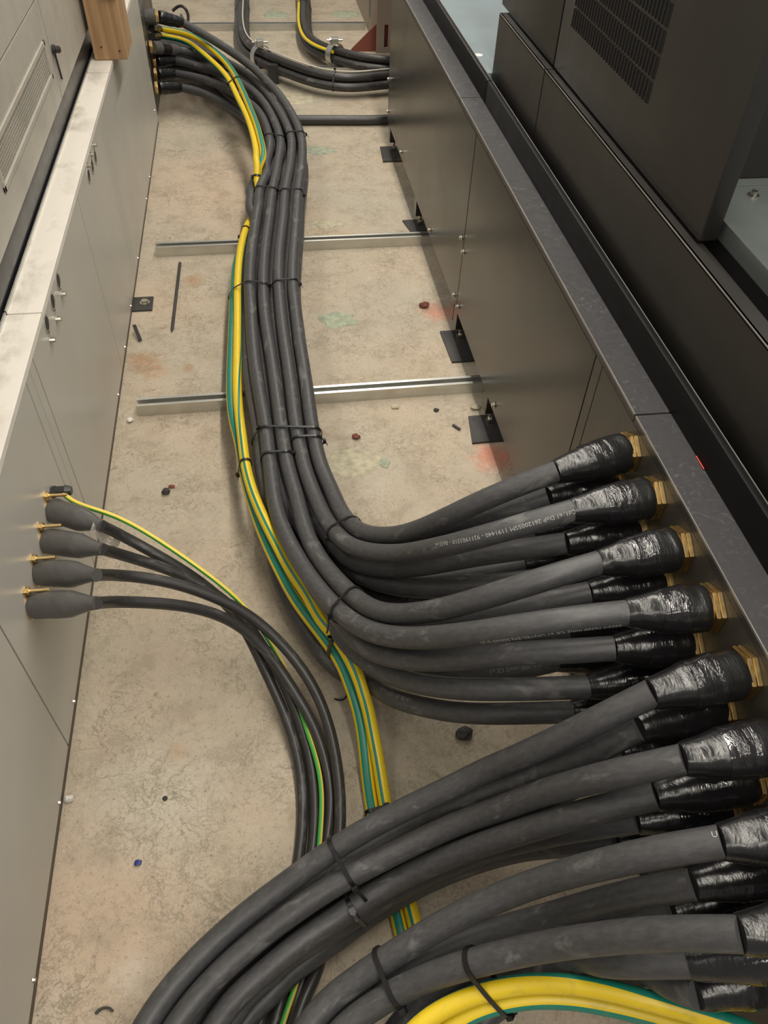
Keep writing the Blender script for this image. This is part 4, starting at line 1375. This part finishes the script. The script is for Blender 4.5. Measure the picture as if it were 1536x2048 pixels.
# ------------------------------------------------------------------ black cables from the left boots
RB = 0.0118
LB = [
    ('B0', 'farthest', (1.215, .365), (205, 1052), [(-0.3702, 1.1541, 0.3450), (-0.3421, 1.1371, 0.3350), (-0.2793, 1.1136, 0.2950), (-0.2029, 1.0885, 0.2250), (-0.1597, 1.0699, 0.1750), (-0.1207, 1.0219, 0.1300), (-0.0847, 0.9413, 0.0850), (-0.0569, 0.8766, 0.0500), (-0.0344, 0.8120, 0.0300), (-0.0212, 0.7414, 0.0180), (-0.0195, 0.6779, 0.0125), (-0.0265, 0.6065, 0.0122), (-0.0395, 0.5305, 0.0122), (-0.0625, 0.4348, 0.0122), (-0.0882, 0.3589, 0.0122), (-0.1226, 0.2840, 0.0122)]),
    ('B1', 'second', (1.13, .362), (206, 1099), [(-0.3566, 1.0916, 0.3450), (-0.3229, 1.0868, 0.3250), (-0.2621, 1.0853, 0.2900), (-0.2163, 1.0747, 0.2500), (-0.1682, 1.0590, 0.2150), (-0.1189, 1.0263, 0.1700), (-0.0802, 0.9804, 0.1250), (-0.0466, 0.9142, 0.0800), (-0.0196, 0.8442, 0.0450), (-0.0040, 0.7700, 0.0250), (0.0017, 0.6962, 0.0140), (-0.0010, 0.6234, 0.0125), (-0.0145, 0.5272, 0.0122), (-0.0385, 0.4317, 0.0122), (-0.0720, 0.3457, 0.0122), (-0.1013, 0.2812, 0.0122)]),
    ('B2', 'third', (1.045, .362), (194, 1150), [(-0.3602, 1.0325, 0.3500), (-0.3173, 1.0357, 0.3350), (-0.2420, 1.0348, 0.3000), (-0.1798, 1.0228, 0.2650), (-0.1240, 1.0092, 0.2300), (-0.0750, 0.9832, 0.1900), (-0.0269, 0.9397, 0.1500), (0.0133, 0.8849, 0.1150), (0.0394, 0.8201, 0.0850), (0.0511, 0.7549, 0.0650), (0.0551, 0.6812, 0.0450), (0.0505, 0.6060, 0.0400), (0.0313, 0.5128, 0.0380), (0.0047, 0.4196, 0.0360), (-0.0278, 0.3428, 0.0350), (-0.0638, 0.2724, 0.0340)]),
    ('B3', 'nearest', (0.965, .362), (194, 1206), [(-0.3542, 0.9656, 0.3500), (-0.3127, 0.9707, 0.3350), (-0.2265, 0.9875, 0.2850), (-0.1500, 0.9910, 0.2250), (-0.0981, 0.9689, 0.1750), (-0.0540, 0.9257, 0.1250), (-0.0204, 0.8708, 0.0850), (0.0134, 0.7900, 0.0500), (0.0333, 0.7170, 0.0320), (0.0380, 0.6577, 0.0180), (0.0244, 0.5999, 0.0125), (0.0010, 0.5253, 0.0122), (-0.0275, 0.4302, 0.0122), (-0.0601, 0.3520, 0.0122), (-0.0886, 0.2794, 0.0122)]),
]
for key, nm, (gy, gz), tp, pts in LB:
    tip = TIPB[key]
    p0 = np.array((XL, gy, gz))
    lead = [tuple(np.array(tip) + (p0 - np.array(tip)) * k) for k in (.6, .25, 0)]
    e = pts[-1]
    cable(key, lead + pts + [(e[0] - .06, e[1] - .2, e[2])], 'thin black cable from the %s grey boot on the left base' % nm, 'cable_black', RB, 'power_cable', 'cable', 'thin black cables on the left', give=0.6, ends=[tip], free=-1)
    root = thing('cable_boot', (XL, gy, gz), {'farthest': 'grey shrink boot farthest away on the left base, trailing clear tape',
                                              'second': 'grey shrink boot on the left base, second from the far end',
                                              'third': 'grey shrink boot on the left base, third from the far end',
                                              'nearest': 'smooth grey shrink boot nearest the camera on the left base'}[nm], 'cable boot', 'grey shrink boots')
    n = 34
    u = np.linspace(0, 1, n)
    a = p0 + np.array((0.006, 0, 0))
    C = a[None] * (1 - u)[:, None] + np.array(tip)[None] * u[:, None]
    R = np.interp(u, [0, .04, .5, .60, .78, .90, 1], [.0245, .0265, .0265, .0258, .0185, RB + .0022, RB + .0006])
    put('boot_sleeve', tube_mesh('boot_sleeve', C, R, 28, wrinkle=0.035), M['boot'], root)
    bm = bm_new()
    add_ring(bm, p0 + np.array((.0004, 0, 0)), (1, 0, 0), 0.0275, 0.014, 0.003)
    m = bmesh.new()
    bmesh.ops.create_cube(m, size=1.0)
    for v in m.verts:
        v.co = Vector((XL + .0015 + v.co.x * .003, gy + .004 + v.co.y * .016, gz + .030 + v.co.z * .030))
    merge(bm, m)
    tg = obj('earth_tag', bm, M['brass'], root, True)
    bm = bm_new()
    q = (XL + .003, gy + .006, gz + .037)
    add_cyl(bm, q, (1, 0, 0), 0.0085, 0.007, 6, bevel=0.0008)
    add_cyl(bm, (q[0] + .006, q[1], q[2]), (1, 0, -0.02), 0.0036, 0.036, 12)
    obj('tag_bolt', bm, M['brass'], tg, True)

p0 = (XL, 1.262, .372)
root = thing('cable_gland', p0, 'small black plastic gland holding the thin bright green-yellow wire', 'cable gland')
bm = bm_new()
add_cyl(bm, p0, (1, 0, 0), 0.0135, 0.010, 6, bevel=0.001)
add_cyl(bm, (XL + .010, p0[1], p0[2]), (1, 0, 0), 0.0115, 0.022, 24)
add_cyl(bm, (XL + .030, p0[1], p0[2]), (1, 0, 0), 0.013, 0.012, 20, 0.0095)
obj('gland_body', bm, M['plastic_black'], root, True)
cable('ET', [(XL + .02, p0[1], p0[2]), (-0.4620, 1.2139, 0.3759), (-0.4264, 1.2159, 0.3620), (-0.3776, 1.2011, 0.3500), (-0.3149, 1.1672, 0.3250), (-0.2783, 1.1432, 0.3100), (-0.1976, 1.0925, 0.2650), (-0.1336, 1.0523, 0.2150), (-0.1024, 1.0298, 0.1700), (-0.0790, 0.9922, 0.1350), (-0.0537, 0.9543, 0.1100), (-0.0292, 0.9054, 0.0850), (-0.0095, 0.8386, 0.0620), (-0.0017, 0.8151, 0.0550), (0.0143, 0.7515, 0.0420), (0.0192, 0.6745, 0.0340), (0.0121, 0.6161, 0.0320), (-0.0013, 0.5377, 0.0320), (-0.0204, 0.4416, 0.0300), (-0.0398, 0.3765, 0.0300), (-0.0606, 0.3288, 0.0300), (-0.0879, 0.2691, 0.0300), (-.12, .18, .02)],
      'thin bright green-yellow earth wire among the thin black cables on the left', 'earth_thin', 0.0052, 'earth_wire', 'cable', None, [(0, -.13), (.3, -.10), (.5, .06), (1, .06)], 14, give=0.5)

# clear tape trailing from the farthest boot
bm = bm_new()
random.seed(4)
A, Bq = Vector(TIPB['B0']) + Vector((-.02, -.01, .006)), Vector((-0.3649, 1.1272, 0.3300))
row = []
for k in range(9):
    u = k / 8
    c = A.lerp(Bq, u) + Vector((0, 0, .012 * math.sin(u * 9)))
    w = Vector((.004, .011, .006 * math.cos(u * 14)))
    row.append([bm.verts.new(c - w), bm.verts.new(c + w * .3 + Vector((0, 0, .004 * math.sin(u * 23)))), bm.verts.new(c + w)])
for k in range(8):
    for j in range(2):
        bm.faces.new((row[k][j], row[k][j + 1], row[k + 1][j + 1], row[k + 1][j]))
bmesh.ops.solidify(bm, geom=list(bm.faces), thickness=0.0006)
tag(obj('clear_tape', bm, M['clear']), 'crumpled strip of clear tape stuck below the farthest grey boot', 'tape')

# ------------------------------------------------------------------ far end of the aisle bundle
FG = 'far black glands'
for plate, tipf, lab in (
        ((-0.4700, 4.5655, 0.4009), TOP_FAR[0][-1], 'far brass gland highest at the end of the bundle, shiny black sleeve'),
        ((-0.5150, 4.4867, 0.2880), TOP_FAR[1][-1], 'far gland with taped grey sleeve under the earth cable glands'),
        ((-0.5120, 4.5144, 0.2180), TOP_FAR[2][-1], 'far gland with fat black sleeve, third from the top'),
        ((-0.5100, 4.4423, 0.1780), TOP_FAR[3][-1], 'far gland with black sleeve just above the lowest one'),
        ((-0.5050, 4.3448, 0.1469), FARLOW, 'lowest far brass gland with black sleeve, close to the slab')):
    g = gland(plate, tipf, lab, FG, scale=0.82, mat='boot' if 'taped grey sleeve under' in lab else 'shrink')
    if 'highest' in lab:
        bm = bm_new()
        add_cyl(bm, (-0.521, plate[1], plate[2]), (1, 0, 0), 0.034, plate[0] + 0.520, 28, 0.036)
        obj('rear_sleeve', bm, M['boot'], g, True)
for plate, tipf, lab in (((-0.5050, 4.6050, 0.3419), (-0.4802, 4.7953, 0.2850), 'small black far gland of the greener earth cable'),
                         ((-0.5050, 4.5612, 0.3137), (-0.4823, 4.7602, 0.2620), 'small black far gland of the yellower earth cable')):
    p = np.array(plate)
    t = np.array(tipf)
    d = t - p
    L = np.linalg.norm(d)
    root = thing('cable_gland', plate, lab, 'cable gland', 'far earth glands')
    bm = bm_new()
    add_cyl(bm, plate, d, 0.0195, L * .35, 6, bevel=0.002)
    obj('gland_nut', bm, M['plastic_black'], root, True)
    bm = bm_new()
    add_cyl(bm, p + d * .3, d, 0.0185, L * .45, 24, bevel=0.002)
    add_cyl(bm, p + d * .7, d, 0.0195, L * .29, 24, 0.015)
    obj('gland_cap', bm, M['plastic_black'], root, True)
cable('FL', [FARLOW, (-0.2897, 4.3746, 0.1150), (-0.1889, 4.2543, 0.1100), (-0.0919, 4.0996, 0.1050), (-0.0128, 3.9039, 0.0980), (0.0468, 3.6348, 0.0950), (0.0403, 3.3289, 0.0950)],
      'charcoal cable leaving the lowest far gland into the bundle', group=CG, free=-1)
cable('FK', [(-0.4267, 5.0585, 0.3000), (-0.3928, 5.0717, 0.3300), (-0.3478, 5.0149, 0.3300), (-0.3398, 5.0419, 0.2800), (-0.3621, 5.1205, 0.2200), (-0.4305, 5.6743, 0.1200)], 'thin black wire loop curling behind the highest far gland', 'cable_black', 0.008, 'wire_loop', 'wire', None, None, 12)

# ------------------------------------------------------------------ clamped cable bundles beyond
for tagk, base, lab in (
        ('CA', [(-0.0456, 6.5721, 0.0700), (-0.0511, 6.0272, 0.0700), (-0.0621, 5.5503, 0.0700), (-0.0487, 5.2819, 0.0700), (-0.0083, 5.1019, 0.0750), (0.0730, 4.9455, 0.0800), (0.2436, 4.7278, 0.0800), (0.3470, 4.6379, 0.0750), (0.4802, 4.5943, 0.0700), (0.6065, 4.6107, 0.0680), (0.7370, 4.6461, 0.0700), (1.0, 4.62, .07)], 'left clamped bundle'),
        ('CB', [(0.3834, 6.5737, 0.0700), (0.3591, 6.0239, 0.0700), (0.3285, 5.5429, 0.0700), (0.3455, 5.2721, 0.0700), (0.4019, 5.1170, 0.0750), (0.4803, 5.0101, 0.0800), (0.5996, 4.9037, 0.0800), (0.7673, 4.8556, 0.0750), (1.05, 4.80, .07)], 'right clamped bundle')):
    for k, (lat, dz) in enumerate(((-.023, -.012), (.023, -.012), (0, .028))):
        cable('%s%d' % (tagk, k), offset(base, lat, dz), 'black cable in the %s, %s strand' % (lab, ('left', 'right', 'upper')[k]), 'cable_black', 0.0225, 'power_cable', 'cable', 'black clamped cables', None, 16, 0.02)
    if tagk == 'CA':
        cable('CW', offset(base, -.010, .056), 'pale thin line running along the left clamped bundle', 'pale_line', 0.0045, 'wire', 'wire', None, None, 8, 0.02)  # thin pale strand following the bundle
    else:
        cable('CY', offset(base[:6], .036, .03), 'green-yellow earth wire on the right clamped bundle', 'earth', 0.010, 'earth_wire', 'cable', None, [(0, .7), (1, .7)], 12, 0.02)
cable('CD', [(0.1694, 4.2284, 0.0240), (0.3107, 4.2213, 0.0240), (0.4659, 4.2135, 0.0240), (0.6602, 4.1971, 0.0240), (0.78, 4.24, .024)], 'single dark pipe lying across the slab to the far plinth panel', 'cable_black', 0.023, 'conduit', 'pipe', None, None, 20, 0.03)
cable('TH', [(0.0661, 0.8964, 0.0040), (0.0739, 0.8821, 0.0050), (0.0870, 0.8766, 0.0120), (0.0968, 0.8833, 0.0250), (0.0984, 0.8975, 0.0400)], 'cut black nylon tail curling on the slab left of the earth cables', 'tie', 0.0022, 'tie_tail', 'tie offcut', None, None, 8, 0.006)
lay_cables()

for kk, px, lab in (('CA', CLA, 'metal pipe clamp round the left clamped bundle'), ('CB', CLB, 'metal pipe clamp round the right clamped bundle')):
    C = CURVES[kk + '2'][0]
    i = at(kk + '2', px)
    T = C[i + 2] - C[i - 2]
    T /= np.linalg.norm(T)
    c = C[i] - np.array((0, 0, .020))
    root = thing('pipe_clamp', (c[0], c[1], 0.041), lab, 'clamp', 'metal pipe clamps')
    bm = bm_new()
    add_ring(bm, c - T * .02, T, 0.060, 0.0565, 0.04, 36)
    obj('band', bm, M['galv'], root, True)
    bm = bm_new()
    side = np.cross(T, (0, 0, 1))
    add_box(bm, -.022, .022, -.020, .020, 0, .030, .003)
    me = bpy.data.meshes.new('t')
    bm.to_mesh(me)
    bm.free()
    me.transform(axis_matrix(c + np.array((0, 0, .056)), (0, 0, 1)))
    bm = bm_new()
    bm.from_mesh(me)
    obj('clamp_ear', bm, M['galv'], root)
    bm = bm_new()
    add_cyl(bm, c + np.array((0, 0, .072)) - np.array((.045, 0, 0)), (1, 0, 0), .006, .09, 12)
    add_cyl(bm, c + np.array((0, 0, .072)) - np.array((.028, 0, 0)), (1, 0, 0), .012, .007, 6)
    obj('clamp_bolt', bm, M['zinc'], root, True)
    bm = bm_new()
    add_box(bm, c[0] - .02, c[0] + .02, c[1] - .02, c[1] + .02, 0.0, max(.02, c[2] - .0575), .002)
    obj('saddle', bm, M['galv'], root)

bm = bm_new()
x, y, _ = (0.0995, 4.8361, 0.0000)
add_box(bm, x - .028, x + .028, y - .02, y + .02, 0.0, .10, .003)
tag(obj('support_block', bm, M['plastic_black']), 'short black block on the slab under the left clamped bundle', 'block')

# ------------------------------------------------------------------ cable ties
TIES = [
    (['T3', 'T2'], (0.0421, 3.6149, 0.1650), 'cable tie at the far bend round the two left top cables', (0, -1, 0), .01, 0),
    (['T0', 'T1'], (0.1815, 3.6627, 0.1650), 'cable tie at the far bend round the two right top cables', (1, 0, .3), .01, 0),
    (['T3', 'T2'], (-0.0242, 3.1194, 0.1650), 'cable tie below the far bend round the two left top cables', (1, 0, .4), 0, .15),
    (['T0', 'T1'], (0.1310, 3.0910, 0.1650), 'cable tie below the far bend round the two right top cables', (1, 0, -.2), .012, 0),
    (['EY', 'EG'], (-0.1114, 4.1049, 0.2400), 'cable tie round the two earth cables at the far curve', (0, -1, 0), 0, 0),
    (['EY', 'EG'], (-0.0204, 3.2264, 0.1950), 'cable tie round the earth cables where they dive under the bundle', (-1, 0, 0), .012, 0),
    (['EY', 'EG'], (-0.0727, 2.8833, 0.1500), 'cable tie on the earth cables just behind the second channel', (-1, 0, 0), .012, 0),
    (['T3', 'T2', 'EY', 'EG'], (-0.0784, 2.4023, 0.1650), 'cable tie binding the earth cables to the two left top cables', (.9, 0, .5), .02, .25),
    (['T0', 'T1'], (0.0682, 2.4092, 0.1650), 'cable tie round the two right top cables past the second channel', (1, 0, 0), .01, -.1),
    (['T0', 'T1', 'T2', 'T3', 'L13'], (0.0753, 1.6281, 0.1650), 'wide cable tie round all four top cables past the nearest channel', (-1, 0, .7), 0, .18),
    (['T0', 'T1'], (0.0755, 1.5950, 0.1650), 'cable tie round the two right top cables beside the wide tie', (1, 0, .1), .01, .1),
    (['T3', 'T2'], (-0.0449, 1.5362, 0.1680), 'cable tie with grey-lit head round two left top cables below the wide tie', (1, 0, .5), 0, .05),
    (['EY', 'EG'], (-0.1099, 1.5387, 0.1500), 'cable tie round the earth cables level with the wide tie', (-1, 0, -.4), .012, 0),
    (['T0', 'T1'], (0.1368, 1.1860, 0.2650), 'cable tie round the two right top cables at the turn', (-.5, -.8, .2), .03, 0),
    (['T2', 'T3'], (0.1105, 0.9343, 0.3300), 'cable tie round the two left top cables at the turn', (-.7, -.6, .3), .03, 0),
    (['EY', 'EG'], (0.0852, 0.9602, 0.1400), 'wide black cable tie on the earth cables at the turn', (-.1, 0, 1), .02, 0),
    (['N04', 'N05', 'N14'], (0.0350, 0.4930, 0.2150), 'cable tie with knotted head round the upper near bundle', (.2, -.9, .3), .028, 0),
    (['N15', 'N25'], (0.0541, 0.4128, 0.1500), 'cable tie with head low on the upper near bundle', (.1, -.4, .9), .014, 0),
    (['M06', 'M07', 'M16'], (0.0834, 0.2916, 0.2650), 'long cable tie strap round the nearest bundle, left one', (.5, -.9, 0), 0, 0),
    (['M07', 'E1', 'E2'], (0.2057, 0.2561, 0.3500), 'cable tie binding the thick earth cables to the nearest bundle', (.3, -.9, -.5), .015, 0),
    (['EY', 'EG'], (0.1371, 0.6282, 0.0160), 'black tie on the earth cables where they pass under the near bundle', (0, -1, .6), 0, 0),
    (['CA0', 'CA1', 'CA2', 'CW'], (-0.0539, 5.9991, 0.0800), 'cable tie on the left clamped bundle near the top of view', (0, 0, 1), 0, 0),
    (['CB0', 'CB1', 'CB2', 'CY'], (0.3575, 5.9958, 0.0800), 'cable tie on the right clamped bundle near the top of view', (0, 0, 1), 0, 0),
    (['CA0', 'CA1', 'CA2', 'CW'], (0.4203, 4.5970, 0.0900), 'cable tie on the left clamped bundle right of its clamp', (0, 0, 1), 0, 0),
]
for keys, w, lab, hd, tail, sk in TIES:
    cable_tie(keys, w, lab, hd, tail, 0.0110 if 'wide black' in lab else 0.0075, sk)

# ------------------------------------------------------------------ things lying on the slab
bm = bm_new()
a, b = Vector((-0.3523, 2.8669, 0.0060)), Vector((-0.3630, 2.4021, 0.0060))
add_cyl(bm, a, b - a, 0.0058, (b - a).length - .02, 12)
add_cyl(bm, b - (b - a).normalized() * .02, b - a, 0.0058, .02, 12, 0.002)
tag(obj('black_rod', bm, M['steel_dark'], None, True), 'thin dark pointed rod lying from the second channel towards the camera', 'rod')
bm = bm_new()
a, b = Vector((-0.4892, 2.4144, 0.0300)), Vector((-0.4676, 2.3541, 0.0060))
d = (b - a)
m = bmesh.new()
bmesh.ops.create_cube(m, size=1.0)
for v in m.verts:
    v.co = Vector((v.co.x * .012, v.co.y * .004, (v.co.z + .5) * d.length))
merge(bm, m, axis_matrix(a, d))
tag(obj('strap_end', bm, M['plastic_black']), 'short black strap end poking out from under the left base', 'strap')


def pebble(p, r, mat, label, cat, name, sq=.6, seed=1):
    random.seed(seed)
    m = bmesh.new()
    bmesh.ops.create_icosphere(m, subdivisions=2, radius=1.0)
    off = Vector((seed * 3.1, seed * 1.7, 0))
    for v in m.verts:
        k = 1 + .45 * noise.noise(v.co * 1.3 + off)
        v.co = Vector((v.co.x * r * k, v.co.y * r * k * .8, v.co.z * r * sq * k))
    lo = min(v.co.z for v in m.verts)
    for v in m.verts:
        v.co += Vector((p[0], p[1], -lo))
    o = obj(name, m, M[mat])
    return tag(o, label, cat)


def patch(p, rx, ry, mat, label, name, seed, hole=False, cat='patch'):
    """a thin irregular crust on the slab"""
    bm = bm_new()
    n = 40
    top, bot = [], []
    for k in range(n):
        a = 2 * math.pi * k / n
        q = 1 + .38 * noise.noise(Vector((math.cos(a) * 1.6 + seed * 5, math.sin(a) * 1.6, seed))) + .12 * noise.noise(Vector((math.cos(a) * 6, math.sin(a) * 6 + seed, 0)))
        x, y = p[0] + rx * q * math.cos(a), p[1] + ry * q * math.sin(a)
        bot.append(bm.verts.new((x, y, 0.0001)))
        top.append(bm.verts.new((p[0] + (x - p[0]) * .93, p[1] + (y - p[1]) * .93, .0028)))
    c = bm.verts.new((p[0], p[1], .0035))
    for k in range(n):
        j = (k + 1) % n
        bm.faces.new((bot[k], bot[j], top[j], top[k]))
        bm.faces.new((top[k], top[j], c))
    o = obj(name, bm, M[mat], None, True)
    return tag(o, label, cat, 'resin patches on the slab')


patch((0.2254, 2.4276), .068, .052, 'green_resin', 'pale green resin patch on the slab between the two channels', 'resin_patch', 1)
patch((0.2780, 3.8975), .07, .05, 'green_resin', 'small green resin patch at the right of the far bend', 'resin_patch', 2)
patch((0.2526, 3.1525), .07, .04, 'beige_resin', 'beige crusty patch just behind the second channel', 'resin_patch', 3)
patch((0.1939, 1.6756), .075, .065, 'beige_resin', 'round beige resin patch right of the wide cable tie', 'resin_patch', 4)
patch((0.2874, 1.6658), .016, .024, 'green_resin', 'tiny green resin spot beside the round beige patch', 'resin_patch', 9)
patch((0.2092, 4.5940), .10, .09, 'beige_resin', 'pale round anchor patch on the slab below the left clamped bundle', 'resin_patch', 5)
patch((0.1627, 6.1269), .10, .08, 'green_resin', 'greenish stain crust between the two clamped bundles', 'resin_patch', 6)
patch((0.6438, 6.1442), .11, .08, 'green_resin', 'greenish stain crust left of the taupe stand', 'resin_patch', 7)
pebble((0.5533, 2.4847), .019, 'brick', 'dark red stone chip beside the pink spray mark', 'stone', 'stone_chip', .5, 2)
pebble((-0.3448, 1.6018), .0125, 'dark_stone', 'small black nut-like lump on the slab below the nearest channel', 'lump', 'black_lump', .7, 3)
pebble((-0.3306, 1.6284), .009, 'brick', 'reddish chip beside the black lump', 'stone', 'stone_chip', .3, 5)
pebble((0.3425, 0.7750), .020, 'dark_stone', 'dark flat stone on the slab in the shade of the right cables', 'stone', 'stone_chip', .35, 7)
pebble((0.2168, 1.7832), .014, 'brick', 'pinkish chip above the round beige patch', 'stone', 'stone_chip', .4, 8)
pebble((0.6171, 1.8879), .018, 'beige_resin', 'flat pale chip beside the nearest foot plate', 'stone', 'stone_chip', .3, 11)
pebble((0.3583, 1.9162), .013, 'beige_resin', 'pale crumb beneath the nearest channel', 'stone', 'stone_chip', .4, 12)
pebble((0.4868, 1.8858), .009, 'dark_stone', 'dark crumb beneath the nearest channel', 'stone', 'stone_chip', .5, 13)
pebble((-0.3500, 0.5869), .0075, 'blue_plastic', 'tiny blue plastic chip on the slab near the lower left', 'chip', 'plastic_chip', .6, 4)
pebble((-0.4695, 1.9305), .010, 'pale_plastic', 'white crumb on the slab at the left end of the nearest channel', 'crumb', 'white_crumb', .6, 14)
pebble((-0.4980, 0.7330), .010, 'pale_plastic', 'small white plastic scrap against the left base', 'scrap', 'plastic_scrap', .8, 6)
bm = bm_new()
a, b = Vector((0.5264, 1.8084, 0.0040)), Vector((0.5440, 1.7851, 0.0040))
add_cyl(bm, a, b - a, .0045, (b - a).length, 10)
tag(obj('metal_pin', bm, M['steel_dark'], None, True), 'short dark pin lying on the slab left of the nearest foot plate', 'pin')
bm = bm_new()
add_cyl(bm, (*(-0.3054, 0.7118), .0002), (0, 0, 1), .0055, .0006, 16)
tag(obj('drill_hole', bm, M['dark_stone']), 'small round drill hole in the pale part of the slab', 'hole')
bm = bm_new()
c = Vector((*(-0.3898, 0.3369), .003))
vs = []
for k in range(13):
    a = math.pi * (.1 + .8 * k / 12)
    vs.append([bm.verts.new(c + Vector((math.cos(a) * r, math.sin(a) * r * .7, z))) for r, z in ((.017, -.003), (.017, .003), (.012, .003), (.012, -.003))])
for k in range(12):
    for i in range(4):
        bm.faces.new((vs[k][i], vs[k][(i + 1) % 4], vs[k + 1][(i + 1) % 4], vs[k + 1][i]))
bm.faces.new(vs[0][::-1])
bm.faces.new(vs[-1])
tag(obj('broken_washer', bm, M['steel_dark'], None, True), 'half of a broken dark washer on the slab at the lower left edge', 'washer')
